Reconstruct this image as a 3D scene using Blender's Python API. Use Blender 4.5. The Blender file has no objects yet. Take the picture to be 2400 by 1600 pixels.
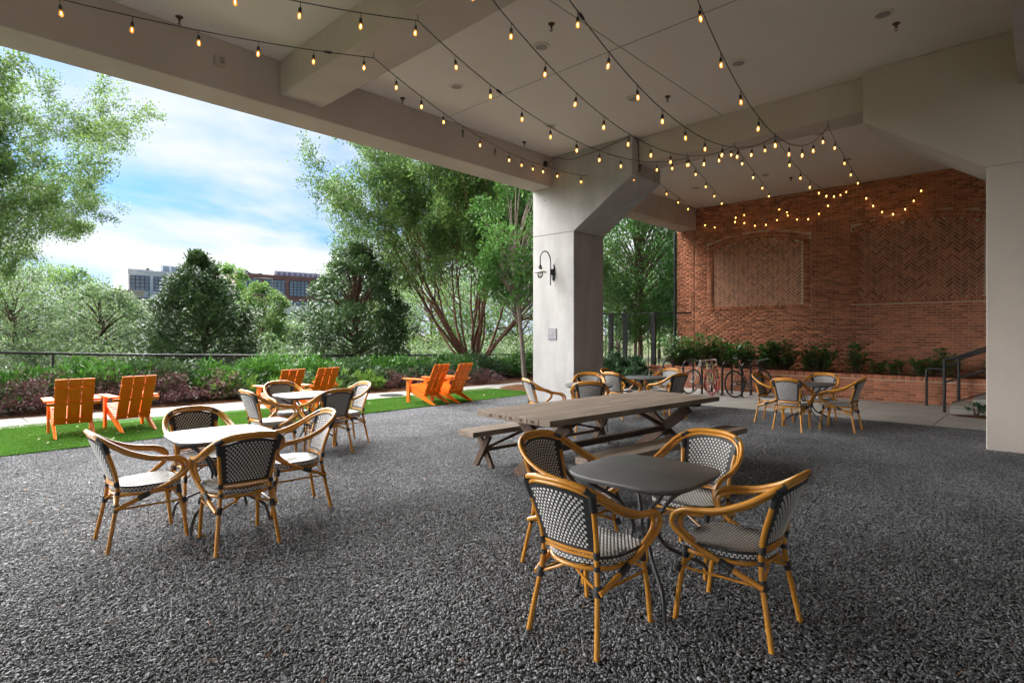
import bpy, bmesh, math, random
import numpy as np
from mathutils import Vector, Matrix
random.seed(7)
SC = bpy.context.scene
COL = SC.collection
R = math.radians

# ------------------------------------------------------------------ camera
cam = bpy.data.cameras.new('camera')
cam.lens = 20.0; cam.sensor_width = 36.0; cam.shift_y = -18.0/2400.0
cam.clip_start = 0.05; cam.clip_end = 3000
camo = bpy.data.objects.new('camera', cam); COL.objects.link(camo)
camo.location = (0, 0, 1.6); camo.rotation_euler = (R(90), 0, R(43.4))
SC.camera = camo

# ------------------------------------------------------------------ sky and sun
SUN_DIR = Vector((-0.90, -0.26, 0.54)).normalized()      # towards the sun
world = bpy.data.worlds.new('World'); SC.world = world; world.use_nodes = True
wn = world.node_tree.nodes; wl = world.node_tree.links
for n in list(wn): wn.remove(n)
w_out = wn.new('ShaderNodeOutputWorld'); w_bg = wn.new('ShaderNodeBackground')
w_sky = wn.new('ShaderNodeTexSky'); w_sky.sky_type = 'NISHITA'; w_sky.sun_disc = False
w_sky.sun_elevation = math.asin(SUN_DIR.z); w_sky.sun_rotation = math.atan2(SUN_DIR.x, SUN_DIR.y)
w_sky.air_density = 1.0; w_sky.dust_density = 0.3; w_sky.ozone_density = 3.0
w_tc = wn.new('ShaderNodeTexCoord'); w_sep = wn.new('ShaderNodeSeparateXYZ')
wl.new(w_tc.outputs['Generated'], w_sep.inputs[0])
def wmath(op, a, b=None):
    m = wn.new('ShaderNodeMath'); m.operation = op
    for i, x in enumerate((a, b)):
        if x is None: continue
        if isinstance(x, (int, float)): m.inputs[i].default_value = x
        else: wl.new(x, m.inputs[i])
    return m.outputs[0]
sv = wn.new('ShaderNodeCombineXYZ'); wl.new(w_sep.outputs[0], sv.inputs[0]); wl.new(w_sep.outputs[1], sv.inputs[1])
wl.new(wmath('MULTIPLY_ADD', wmath('ABSOLUTE', w_sep.outputs[2]), 0.85), sv.inputs[2]); sv.inputs[2].links[0].from_node.inputs[2].default_value = 0.30
svn = wn.new('ShaderNodeVectorMath'); svn.operation = 'NORMALIZE'; wl.new(sv.outputs[0], svn.inputs[0]); wl.new(svn.outputs[0], w_sky.inputs['Vector'])
zz = wmath('ADD', wmath('MAXIMUM', w_sep.outputs[2], 0.0), 0.16)
cv = wn.new('ShaderNodeCombineXYZ')
wl.new(wmath('DIVIDE', w_sep.outputs[0], zz), cv.inputs[0]); wl.new(wmath('DIVIDE', w_sep.outputs[1], zz), cv.inputs[1])
w_map = wn.new('ShaderNodeMapping'); wl.new(cv.outputs[0], w_map.inputs[0])
w_map.inputs['Location'].default_value = (2.2, 13.0, 0.0); w_map.inputs['Rotation'].default_value = (0, 0, R(25)); w_map.inputs['Scale'].default_value = (0.85, 0.55, 1)
w_no = wn.new('ShaderNodeTexNoise'); w_no.inputs['Scale'].default_value = 0.55; w_no.inputs['Detail'].default_value = 6; w_no.inputs['Roughness'].default_value = 0.55; w_no.inputs['Distortion'].default_value = 0.3
wl.new(w_map.outputs[0], w_no.inputs['Vector'])
w_rp = wn.new('ShaderNodeValToRGB'); w_rp.color_ramp.elements[0].position = 0.455; w_rp.color_ramp.elements[1].position = 0.60
w_rp.color_ramp.interpolation = 'EASE'
wl.new(w_no.outputs[0], w_rp.inputs[0])
w_hs = wn.new('ShaderNodeHueSaturation'); w_hs.inputs['Saturation'].default_value = 1.38; w_hs.inputs['Value'].default_value = 0.285; w_hs.inputs['Hue'].default_value = 0.50
wl.new(w_sky.outputs[0], w_hs.inputs['Color'])
w_mix = wn.new('ShaderNodeMix'); w_mix.data_type = 'RGBA'
wl.new(w_rp.outputs[0], w_mix.inputs[0]); wl.new(w_hs.outputs[0], w_mix.inputs[6]); w_mix.inputs[7].default_value = (1.12, 1.135, 1.165, 1)
w_hz = wn.new('ShaderNodeMapRange'); w_hz.interpolation_type = 'SMOOTHSTEP'; w_hz.inputs['From Min'].default_value = 0.0; w_hz.inputs['From Max'].default_value = 0.20; w_hz.inputs['To Min'].default_value = 0.85; w_hz.inputs['To Max'].default_value = 0.0
wl.new(wmath('ABSOLUTE', w_sep.outputs[2]), w_hz.inputs[0])
w_mix2 = wn.new('ShaderNodeMix'); w_mix2.data_type = 'RGBA'; wl.new(w_hz.outputs[0], w_mix2.inputs[0]); wl.new(w_mix.outputs[2], w_mix2.inputs[6]); w_mix2.inputs[7].default_value = (0.98, 1.04, 1.10, 1)
wl.new(w_mix2.outputs[2], w_bg.inputs['Color']); w_bg.inputs['Strength'].default_value = 0.05
wl.new(w_bg.outputs[0], w_out.inputs['Surface'])

sun = bpy.data.lights.new('sun', 'SUN'); sun.energy = 1.5; sun.angle = R(95); sun.color = (1.0, 0.97, 0.92)
suno = bpy.data.objects.new('sun', sun); COL.objects.link(suno)
suno.rotation_euler = SUN_DIR.to_track_quat('Z', 'Y').to_euler(); suno.location = SUN_DIR*60

SC.view_settings.view_transform = 'Standard'; SC.view_settings.look = 'None'
SC.view_settings.gamma = 1.0; SC.view_settings.use_curve_mapping = False
SC.view_settings.exposure = 4.25
SC.render.engine = 'CYCLES'
SC.cycles.max_bounces = 10; SC.cycles.diffuse_bounces = 6; SC.cycles.glossy_bounces = 3; SC.cycles.transmission_bounces = 4; SC.cycles.transparent_max_bounces = 12
SC.cycles.caustics_reflective = False; SC.cycles.caustics_refractive = False
SC.cycles.sample_clamp_indirect = 4.0
SC.cycles.use_denoising = True; SC.cycles.adaptive_threshold = 0.02

# ------------------------------------------------------------------ mesh helpers
def unit(v):
    v = Vector(v); return v.normalized() if v.length > 1e-9 else Vector((0, 0, 1))

class MB:
    def __init__(self): self.v = []; self.f = []
    def add(self, vs, fs):
        o = len(self.v); self.v += [tuple(p) for p in vs]; self.f += [tuple(i+o for i in f) for f in fs]; return self
    def box(self, c, s, M=None):
        x, y, z = s[0]/2, s[1]/2, s[2]/2
        vs = [Vector((a*x, b*y, d*z)) for a in (-1, 1) for b in (-1, 1) for d in (-1, 1)]
        if M is not None: vs = [M @ v for v in vs]
        vs = [v+Vector(c) for v in vs]
        return self.add(vs, [(0,1,3,2),(4,6,7,5),(0,4,5,1),(2,3,7,6),(0,2,6,4),(1,5,7,3)])
    def ext(self, x0, x1, y0, y1, z0, z1):
        return self.box(((x0+x1)/2, (y0+y1)/2, (z0+z1)/2), (abs(x1-x0), abs(y1-y0), abs(z1-z0)))
    def bar(self, p0, p1, w, h, up=(0, 0, 1)):
        p0 = Vector(p0); p1 = Vector(p1); d = (p1-p0); L = d.length; d = unit(d); u = Vector(up)
        s = d.cross(u)
        if s.length < 1e-4: s = d.cross(Vector((1, 0, 0)))
        s = unit(s); u = s.cross(d)
        M = Matrix((s, d, u)).transposed()
        return self.box((p0+p1)/2, (w, L, h), M)
    def tube(self, pts, r, n=8, closed=False, cap=True):
        P = [Vector(p) for p in pts]; m = len(P)
        rs = [r]*m if isinstance(r, (int, float)) else list(r)
        T = []
        for i in range(m):
            a = P[(i-1) % m] if (closed or i > 0) else P[i]
            b = P[(i+1) % m] if (closed or i < m-1) else P[i]
            T.append(unit(b-a))
        N = T[0].orthogonal().normalized(); vs = []; fs = []
        for i in range(m):
            N = N - T[i]*N.dot(T[i]); N = unit(N) if N.length > 1e-6 else T[i].orthogonal().normalized()
            B = T[i].cross(N)
            for k in range(n):
                a = 2*math.pi*k/n; vs.append(P[i]+(N*math.cos(a)+B*math.sin(a))*rs[i])
        for i in range(m if closed else m-1):
            for k in range(n):
                j = (i+1) % m
                fs.append((i*n+k, i*n+(k+1) % n, j*n+(k+1) % n, j*n+k))
        if cap and not closed:
            fs.append(tuple(reversed(range(n)))); fs.append(tuple((m-1)*n+k for k in range(n)))
        return self.add(vs, fs)
    def lathe(self, prof, n=16, M=None):
        vs = []; fs = []
        for (r, z) in prof:
            for k in range(n):
                a = 2*math.pi*k/n; v = Vector((r*math.cos(a), r*math.sin(a), z)); vs.append(M @ v if M is not None else v)
        for i in range(len(prof)-1):
            for k in range(n):
                fs.append((i*n+k, i*n+(k+1) % n, (i+1)*n+(k+1) % n, (i+1)*n+k))
        fs.append(tuple(reversed(range(n)))); fs.append(tuple((len(prof)-1)*n+k for k in range(n)))
        return self.add(vs, fs)
    def prism(self, poly, z0, z1, M=None):
        n = len(poly); vs = [Vector((p[0], p[1], z0)) for p in poly]+[Vector((p[0], p[1], z1)) for p in poly]
        if M is not None: vs = [M @ v for v in vs]
        fs = [tuple(reversed(range(n))), tuple(range(n, 2*n))]+[(i, (i+1) % n, n+(i+1) % n, n+i) for i in range(n)]
        return self.add(vs, fs)
    def mesh(self, name, smooth=False, bevel=0, segs=1):
        me = bpy.data.meshes.new(name); me.from_pydata(self.v, [], self.f); me.update()
        bm = bmesh.new(); bm.from_mesh(me)
        if bevel:
            es = [e for e in bm.edges if len(e.link_faces) == 2 and e.calc_face_angle(0) > 0.5]
            bmesh.ops.bevel(bm, geom=es, offset=bevel, segments=segs, profile=0.5, affect='EDGES', clamp_overlap=True)
        bmesh.ops.recalc_face_normals(bm, faces=bm.faces)
        bm.to_mesh(me); bm.free()
        if smooth:
            me.shade_smooth()
            try: me.set_sharp_from_angle(angle=R(50))
            except Exception: pass
        return me

def obj(name, m, mat, parent=None, smooth=False, bevel=0, segs=1):
    me = m.mesh(name, smooth, bevel, segs) if isinstance(m, MB) else m
    o = bpy.data.objects.new(name, me); COL.objects.link(o)
    if mat is not None and not me.materials: me.materials.append(mat)
    if parent is not None: o.parent = parent
    return o
def tag(o, label=None, cat=None, group=None, kind=None):
    if label: o['label'] = label
    if cat: o['category'] = cat
    if group: o['group'] = group
    if kind: o['kind'] = kind
    return o
def thing(name, label, cat, loc=(0, 0, 0), rz=0, group=None):
    o = bpy.data.objects.new(name, None); COL.objects.link(o); o.empty_display_size = 0.1
    o.location = loc; o.rotation_euler = (0, 0, rz)
    return tag(o, label, cat, group)
CH = {}
def copy_tree(o, parent=None):
    c = o.copy(); COL.objects.link(c)
    if parent is not None:
        c.parent = parent
    for ch in list(o.children): copy_tree(ch, c)
    return c
def np_mesh(name, V, F, mat, smooth=False):
    """V (n,3); F (m,k) constant size faces"""
    me = bpy.data.meshes.new(name); n = len(V); m, k = F.shape
    me.vertices.add(n); me.vertices.foreach_set('co', np.ascontiguousarray(V, dtype=np.float32).ravel())
    me.loops.add(m*k); me.loops.foreach_set('vertex_index', np.ascontiguousarray(F, dtype=np.int32).ravel())
    me.polygons.add(m); me.polygons.foreach_set('loop_start', np.arange(0, m*k, k, dtype=np.int32))
    me.update(calc_edges=True); me.validate()
    if mat is not None: me.materials.append(mat)
    if smooth: me.shade_smooth()
    return me
def np_boxes(C, S, Rm=None):
    """C (n,3) centres, S (n,3) sizes, Rm (n,3,3) optional -> V,F"""
    n = len(C); base = np.array([(a, b, d) for a in (-.5, .5) for b in (-.5, .5) for d in (-.5, .5)])
    L = base[None]*S[:, None, :]
    if Rm is not None: L = np.einsum('nij,nkj->nki', Rm, L)
    V = (L+C[:, None, :]).reshape(-1, 3)
    f = np.array([(0,1,3,2),(4,6,7,5),(0,4,5,1),(2,3,7,6),(0,2,6,4),(1,5,7,3)])
    F = (f[None]+(np.arange(n)*8)[:, None, None]).reshape(-1, 4)
    return V, F

# ------------------------------------------------------------------ materials
def new_mat(name):
    m = bpy.data.materials.new(name); m.use_nodes = True
    nt = m.node_tree; b = nt.nodes['Principled BSDF']
    return m, nt, b
def rgba(c): return (c[0], c[1], c[2], 1)
def surf(name, c1, c2=None, rough=0.6, scale=4.0, bump=0.0, bscale=None, spec=0.5, metal=0.0, stretch=None, island=0.0, detail=4, rvar=0.0, objrand=0.0, coat=0.0, wvar=0.0, wscale=0.8, wstretch=None):
    m, nt, b = new_mat(name); N = nt.nodes; L = nt.links
    b.inputs['Roughness'].default_value = rough; b.inputs['Metallic'].default_value = metal
    b.inputs['Specular IOR Level'].default_value = spec
    if coat: b.inputs['Coat Weight'].default_value = coat; b.inputs['Coat Roughness'].default_value = 0.12
    c2 = c2 or c1
    tc = N.new('ShaderNodeTexCoord'); mp = N.new('ShaderNodeMapping'); L.new(tc.outputs['Object'], mp.inputs[0])
    if stretch: mp.inputs['Scale'].default_value = stretch
    no = N.new('ShaderNodeTexNoise'); no.inputs['Scale'].default_value = scale; no.inputs['Detail'].default_value = detail; no.inputs['Roughness'].default_value = 0.6
    L.new(mp.outputs[0], no.inputs['Vector'])
    mx = N.new('ShaderNodeMix'); mx.data_type = 'RGBA'
    rp = N.new('ShaderNodeValToRGB'); rp.color_ramp.elements[0].position = 0.3; rp.color_ramp.elements[1].position = 0.7
    L.new(no.outputs[0], rp.inputs[0]); L.new(rp.outputs[0], mx.inputs[0])
    mx.inputs[6].default_value = rgba(c1); mx.inputs[7].default_value = rgba(c2)
    out = mx.outputs[2]
    if island or objrand:
        g = N.new('ShaderNodeNewGeometry'); oi = N.new('ShaderNodeObjectInfo')
        ad = N.new('ShaderNodeMath'); ad.operation = 'ADD'; L.new(g.outputs['Random Per Island'], ad.inputs[0]); L.new(oi.outputs['Random'], ad.inputs[1])
        fr = N.new('ShaderNodeMath'); fr.operation = 'FRACT'; L.new(ad.outputs[0], fr.inputs[0])
        mr = N.new('ShaderNodeMapRange'); k = island or objrand; mr.inputs['To Min'].default_value = 1-k; mr.inputs['To Max'].default_value = 1+k
        L.new(fr.outputs[0], mr.inputs[0])
        hs = N.new('ShaderNodeHueSaturation'); L.new(out, hs.inputs['Color']); L.new(mr.outputs[0], hs.inputs['Value'])
        out = hs.outputs[0]
    if wvar:
        gp = N.new('ShaderNodeNewGeometry'); wm = N.new('ShaderNodeMapping'); L.new(gp.outputs['Position'], wm.inputs[0])
        if wstretch: wm.inputs['Scale'].default_value = wstretch
        nw = N.new('ShaderNodeTexNoise'); nw.inputs['Scale'].default_value = wscale; nw.inputs['Detail'].default_value = 5; nw.inputs['Roughness'].default_value = 0.6; L.new(wm.outputs[0], nw.inputs['Vector'])
        mw = N.new('ShaderNodeMapRange'); mw.inputs['From Min'].default_value = 0.3; mw.inputs['From Max'].default_value = 0.7; mw.inputs['To Min'].default_value = 1-wvar; mw.inputs['To Max'].default_value = 1+wvar; L.new(nw.outputs[0], mw.inputs[0])
        hw = N.new('ShaderNodeHueSaturation'); L.new(out, hw.inputs['Color']); L.new(mw.outputs[0], hw.inputs['Value']); out = hw.outputs[0]
    L.new(out, b.inputs['Base Color'])
    if rvar:
        mr2 = N.new('ShaderNodeMapRange'); mr2.inputs['To Min'].default_value = rough-rvar; mr2.inputs['To Max'].default_value = rough+rvar
        L.new(no.outputs[0], mr2.inputs[0]); L.new(mr2.outputs[0], b.inputs['Roughness'])
    if bump:
        n2 = N.new('ShaderNodeTexNoise'); n2.inputs['Scale'].default_value = bscale or scale*8; n2.inputs['Detail'].default_value = 3
        L.new(mp.outputs[0], n2.inputs['Vector'])
        bp = N.new('ShaderNodeBump'); bp.inputs['Strength'].default_value = bump; bp.inputs['Distance'].default_value = 0.01
        L.new(n2.outputs[0], bp.inputs['Height']); L.new(bp.outputs[0], b.inputs['Normal'])
    return m
def leaf_mat(name, c1, c2, rough=0.42, trans=0.3, vary=0.35, spec=0.4, tipscale=0.6):
    m, nt, b = new_mat(name); N = nt.nodes; L = nt.links
    g = N.new('ShaderNodeNewGeometry'); tc = N.new('ShaderNodeTexCoord')
    no = N.new('ShaderNodeTexNoise'); no.inputs['Scale'].default_value = tipscale; no.inputs['Detail'].default_value = 2
    L.new(tc.outputs['Object'], no.inputs['Vector'])
    ad = N.new('ShaderNodeMath'); ad.operation = 'MULTIPLY_ADD'; ad.inputs[1].default_value = 0.6; 
    L.new(g.outputs['Random Per Island'], ad.inputs[0])
    sb = N.new('ShaderNodeMath'); sb.operation = 'MULTIPLY_ADD'; sb.inputs[1].default_value = 1.6; sb.inputs[2].default_value = -0.6
    L.new(no.outputs[0], sb.inputs[0]); L.new(sb.outputs[0], ad.inputs[2])
    mx = N.new('ShaderNodeMix'); mx.data_type = 'RGBA'; mx.clamp_factor = True
    mx.inputs[6].default_value = rgba(c1); mx.inputs[7].default_value = rgba(c2); L.new(ad.outputs[0], mx.inputs[0])
    mr = N.new('ShaderNodeMapRange'); mr.inputs['To Min'].default_value = 1-vary; mr.inputs['To Max'].default_value = 1+vary
    wn_ = N.new('ShaderNodeTexWhiteNoise'); wn_.noise_dimensions = '1D'; L.new(g.outputs['Random Per Island'], wn_.inputs['W'])
    L.new(wn_.outputs[0], mr.inputs[0])
    hs = N.new('ShaderNodeHueSaturation'); L.new(mx.outputs[2], hs.inputs['Color']); L.new(mr.outputs[0], hs.inputs['Value'])
    L.new(hs.outputs[0], b.inputs['Base Color']); b.inputs['Roughness'].default_value = rough; b.inputs['Specular IOR Level'].default_value = spec
    tr = N.new('ShaderNodeBsdfTranslucent'); hs2 = N.new('ShaderNodeHueSaturation'); hs2.inputs['Value'].default_value = 1.5; hs2.inputs['Hue'].default_value = 0.485
    L.new(hs.outputs[0], hs2.inputs['Color']); L.new(hs2.outputs[0], tr.inputs['Color'])
    ms = N.new('ShaderNodeMixShader'); ms.inputs[0].default_value = trans
    L.new(b.outputs[0], ms.inputs[1]); L.new(tr.outputs[0], ms.inputs[2])
    L.new(ms.outputs[0], nt.nodes['Material Output'].inputs['Surface'])
    return m

M = {}
M['ceiling'] = surf('ceiling_paint', (0.80, 0.74, 0.685), (0.76, 0.70, 0.645), rough=0.85, scale=0.7, bump=0.08, bscale=60, spec=0.2)
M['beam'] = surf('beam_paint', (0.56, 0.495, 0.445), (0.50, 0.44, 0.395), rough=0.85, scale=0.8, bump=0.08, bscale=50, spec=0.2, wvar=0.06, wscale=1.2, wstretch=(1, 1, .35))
M['column'] = surf('column_stucco', (0.445, 0.437, 0.426), (0.37, 0.363, 0.354), rough=0.85, scale=1.6, bump=0.15, bscale=45, spec=0.2, detail=7, wvar=0.12, wscale=2.2, wstretch=(1.5, 1.5, .3))
M['seam'] = surf('seam', (0.30, 0.27, 0.24), rough=0.9)
M['brick'] = surf('red_brick', (0.52, 0.205, 0.112), (0.40, 0.150, 0.085), rough=0.85, scale=9, bump=0.35, bscale=55, spec=0.25, island=0.32)
M['brick2'] = surf('herringbone_brick', (0.48, 0.190, 0.106), (0.36, 0.140, 0.082), rough=0.85, scale=9, bump=0.35, bscale=55, spec=0.25, island=0.36)
M['mortar'] = surf('mortar', (0.66, 0.54, 0.42), (0.54, 0.44, 0.34), rough=0.95, scale=6, bump=0.4, bscale=90, spec=0.1)
M['slate'] = surf('slate_chip', (0.20, 0.206, 0.217), (0.118, 0.122, 0.13), rough=0.55, scale=30, spec=0.4, island=0.8, wvar=0.30, wscale=0.9)
M['gravel_bed'] = surf('gravel_bed', (0.03, 0.03, 0.032), (0.07, 0.07, 0.073), rough=0.85, scale=55, bump=0.9, bscale=60, spec=0.3)
M['turf'] = surf('turf_mat', (0.036, 0.115, 0.012), (0.055, 0.155, 0.018), rough=0.8, scale=1.2, bump=0.6, bscale=120, spec=0.1)
M['blade'] = leaf_mat('turf_blade', (0.062, 0.185, 0.018), (0.105, 0.27, 0.032), rough=0.5, trans=0.25, vary=0.3, spec=0.25, tipscale=0.5)
M['concrete'] = surf('concrete', (0.50, 0.475, 0.44), (0.39, 0.37, 0.34), rough=0.85, scale=2.2, bump=0.2, bscale=70, spec=0.25, detail=7, objrand=0.05)
M['soil'] = surf('far_ground', (0.07, 0.085, 0.035), (0.10, 0.10, 0.05), rough=0.95, scale=0.6, bump=0.4, spec=0.1)
M['mulch'] = surf('pine_straw', (0.20, 0.095, 0.05), (0.10, 0.05, 0.03), rough=0.95, scale=14, bump=0.9, bscale=70, spec=0.1)
M['straw'] = surf('pine_straw_needle', (0.27, 0.135, 0.07), (0.16, 0.078, 0.042), rough=0.9, scale=10, spec=0.15, island=0.5)
M['bamboo'] = surf('bamboo_tube', (0.63, 0.285, 0.040), (0.52, 0.215, 0.028), rough=0.26, scale=7, spec=0.5, stretch=(1, 1, 0.4), coat=0.25, objrand=0.08)
M['binding'] = surf('black_binding', (0.022, 0.022, 0.024), (0.035, 0.035, 0.037), rough=0.45, scale=40, bump=0.6, bscale=150, spec=0.5)
M['weave_black'] = surf('black_weave', (0.020, 0.020, 0.023), (0.034, 0.034, 0.038), rough=0.45, scale=60, bump=0.5, bscale=180)
M['weave_white'] = surf('white_weave', (0.74, 0.73, 0.71), (0.64, 0.63, 0.61), rough=0.4, scale=20, island=0.08)
M['table_metal'] = surf('grey_table_top', (0.120, 0.121, 0.124), (0.098, 0.099, 0.102), rough=0.42, scale=3.5, spec=0.5, bump=0.03, bscale=180, detail=6, rvar=0.12, objrand=0.05)
M['leg_metal'] = surf('dark_leg_metal', (0.045, 0.046, 0.05), rough=0.4, scale=20, spec=0.5)
M['wood'] = surf('weathered_wood', (0.33, 0.265, 0.215), (0.165, 0.125, 0.097), rough=0.75, scale=5, stretch=(9, 0.5, 9), bump=0.5, bscale=16, spec=0.25, detail=7, objrand=0.14)
M['wood_leg'] = surf('dark_weathered_wood', (0.15, 0.098, 0.070), (0.075, 0.047, 0.034), rough=0.75, scale=5, stretch=(7, 0.7, 7), bump=0.5, bscale=16, spec=0.25, detail=6, objrand=0.1)
M['orange'] = surf('orange_paint', (0.88, 0.200, 0.006), (0.82, 0.172, 0.005), rough=0.42, scale=3, spec=0.4, bump=0.04, bscale=60)
M['black_metal'] = surf('black_metal', (0.018, 0.018, 0.020), (0.03, 0.03, 0.032), rough=0.45, scale=10, spec=0.5)
M['lamp_metal'] = surf('dark_grey_lamp_metal', (0.055, 0.058, 0.066), rough=0.4, scale=10, metal=0.3)
M['plaque'] = surf('grey_plaque', (0.20, 0.20, 0.215), rough=0.5, scale=10, metal=0.3)
M['plaque_line'] = surf('plaque_lettering', (0.33, 0.33, 0.35), rough=0.5)
M['trim_white'] = surf('downlight_trim', (0.72, 0.67, 0.58), rough=0.5)
M['reflector'] = surf('downlight_reflector', (0.30, 0.28, 0.26), rough=0.5, metal=0.0)
M['bronze'] = surf('sprinkler_bronze', (0.10, 0.045, 0.03), rough=0.5, metal=0.4)
M['bark'] = surf('bark', (0.16, 0.105, 0.075), (0.075, 0.05, 0.038), rough=0.9, scale=7, stretch=(3, 3, 0.5), bump=0.6, bscale=25, spec=0.15)
M['bark_red'] = surf('reddish_bark', (0.23, 0.125, 0.085), (0.12, 0.066, 0.047), rough=0.9, scale=7, stretch=(3, 3, 0.5), bump=0.6, bscale=25, spec=0.15)
M['bark_grey'] = surf('grey_bark', (0.26, 0.22, 0.19), (0.15, 0.125, 0.105), rough=0.9, scale=7, stretch=(3, 3, 0.5), bump=0.5, bscale=25, spec=0.15)
M['leaf_light'] = leaf_mat('light_leaf', (0.072, 0.150, 0.036), (0.140, 0.245, 0.060), trans=0.42, tipscale=0.35)
M['leaf_mid'] = leaf_mat('mid_leaf', (0.050, 0.115, 0.028), (0.110, 0.205, 0.045), trans=0.40, tipscale=0.4)
M['leaf_bright'] = leaf_mat('bright_leaf', (0.055, 0.15, 0.022), (0.12, 0.26, 0.035), trans=0.4, tipscale=0.5)
M['leaf_holly'] = leaf_mat('holly_leaf', (0.045, 0.098, 0.036), (0.088, 0.168, 0.056), rough=0.36, trans=0.2, vary=0.35, spec=0.42, tipscale=0.5)
M['leaf_glossy'] = leaf_mat('glossy_leaf', (0.046, 0.130, 0.030), (0.095, 0.235, 0.045), rough=0.4, trans=0.25, vary=0.35, spec=0.35, tipscale=0.8)
M['leaf_hedge'] = leaf_mat('hedge_leaf', (0.042, 0.140, 0.022), (0.100, 0.280, 0.036), rough=0.36, trans=0.22, vary=0.4, spec=0.55, tipscale=0.9)
M['leaf_burg'] = leaf_mat('burgundy_leaf', (0.085, 0.034, 0.038), (0.175, 0.080, 0.074), rough=0.45, trans=0.2, vary=0.45, spec=0.5, tipscale=1.2)
M['leaf_laurel'] = leaf_mat('laurel_leaf', (0.050, 0.165, 0.034), (0.100, 0.275, 0.052), rough=0.3, trans=0.2, vary=0.35, spec=0.6, tipscale=1.5)
M['leaf_hydra'] = leaf_mat('oakleaf_leaf', (0.038, 0.10, 0.040), (0.075, 0.16, 0.060), rough=0.5, trans=0.2, vary=0.3, tipscale=1.0)
M['leaf_fern'] = leaf_mat('fern_leaf', (0.09, 0.20, 0.03), (0.16, 0.30, 0.05), rough=0.45, trans=0.35, vary=0.3, tipscale=1.0)
M['leaf_far'] = leaf_mat('far_leaf', (0.080, 0.145, 0.062), (0.140, 0.220, 0.085), trans=0.40, tipscale=0.25)
M['dead_leaf'] = surf('dead_leaf', (0.36, 0.22, 0.10), (0.24, 0.13, 0.06), rough=0.8, scale=30, island=0.4)
M['pale_leaf'] = surf('pale_fallen_leaf', (0.50, 0.52, 0.30), (0.42, 0.40, 0.22), rough=0.7, scale=30, island=0.3)

# emissive lamp filament and amber glass
m, nt, b = new_mat('lit_filament'); b.inputs['Base Color'].default_value = (0.9, 0.5, 0.15, 1)
b.inputs['Emission Color'].default_value = (1.0, 0.62, 0.24, 1); oi = nt.nodes.new('ShaderNodeObjectInfo'); mr = nt.nodes.new('ShaderNodeMapRange'); mr.inputs['To Min'].default_value = 1.3; mr.inputs['To Max'].default_value = 3.2
nt.links.new(oi.outputs['Random'], mr.inputs[0]); nt.links.new(mr.outputs[0], b.inputs['Emission Strength']); M['filament'] = m
m, nt, b = new_mat('amber_bulb_glass'); N = nt.nodes; L = nt.links
tp = N.new('ShaderNodeBsdfTransparent'); tp.inputs['Color'].default_value = (1.0, 0.72, 0.36, 1)
gl = N.new('ShaderNodeBsdfGlossy'); gl.inputs['Roughness'].default_value = 0.06
em = N.new('ShaderNodeEmission'); em.inputs['Color'].default_value = (1.0, 0.42, 0.10, 1); em.inputs['Strength'].default_value = 0.016
fr = N.new('ShaderNodeFresnel'); fr.inputs['IOR'].default_value = 1.45
mx1 = N.new('ShaderNodeMixShader'); L.new(fr.outputs[0], mx1.inputs[0]); L.new(tp.outputs[0], mx1.inputs[1]); L.new(gl.outputs[0], mx1.inputs[2])
ad = N.new('ShaderNodeAddShader'); L.new(mx1.outputs[0], ad.inputs[0]); L.new(em.outputs[0], ad.inputs[1])
L.new(ad.outputs[0], N['Material Output'].inputs['Surface']); M['amber'] = m
m, nt, b = new_mat('clear_bulb_glass'); N = nt.nodes; L = nt.links
tp = N.new('ShaderNodeBsdfTransparent'); tp.inputs['Color'].default_value = (0.86, 0.86, 0.84, 1)
gl = N.new('ShaderNodeBsdfGlossy'); gl.inputs['Roughness'].default_value = 0.06
fr = N.new('ShaderNodeFresnel'); fr.inputs['IOR'].default_value = 1.5
mx1 = N.new('ShaderNodeMixShader'); L.new(fr.outputs[0], mx1.inputs[0]); L.new(tp.outputs[0], mx1.inputs[1]); L.new(gl.outputs[0], mx1.inputs[2])
L.new(mx1.outputs[0], N['Material Output'].inputs['Surface']); M['clear'] = m
M['window'] = surf('window_glass', (0.16, 0.19, 0.21), (0.24, 0.27, 0.29), rough=0.08, scale=0.12, spec=0.8)

# ================================================================== THE SETTING
ZC = 5.68            # ceiling
YF0, YF1 = 10.2, 11.36   # column row
WY = 17.6            # brick wall face
RY = 15.70           # retaining wall face
def sheet(name, poly, z, mat, th=0.0):
    mb = MB()
    if th: mb.prism(poly, z-th, z)
    else: mb.add([(p[0], p[1], z) for p in poly], [tuple(range(len(poly)))])
    return tag(obj(name, mb, mat), kind='structure')
sheet('ground', [(-900, -900), (900, -900), (900, 900), (-900, 900)], -0.06, M['soil'])
sheet('gravel_floor', [(-10.3, -12), (4.2, -12), (4.2, 12.2), (-10.3, 12.2)], -0.008, M['gravel_bed'])
path_near = [(-13.2, -12), (-12.72, -4), (-12.62, 1.0), (-12.15, 5.0), (-11.66, 9.1), (-11.35, 12.5), (-11.0, 17), (-10.6, 26)]
path_far = [(-14.6, -12), (-14.12, -4), (-14.02, 1.1), (-13.52, 5.5), (-12.95, 8.2), (-12.55, 12.0), (-12.3, 17), (-12.0, 26)]
# turf
turf_poly = [(-9.86, -12), (-9.86, 2), (-9.95, 6), (-10.0, 9), (-10.12, 11.6), (-10.15, 12.2)]
tp_far = [(p[0]+0.01, p[1]) for p in path_near if p[1] <= 12.5][::-1]
sheet('artificial_turf', turf_poly+tp_far, 0.022, M['turf'], 0.04)
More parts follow.
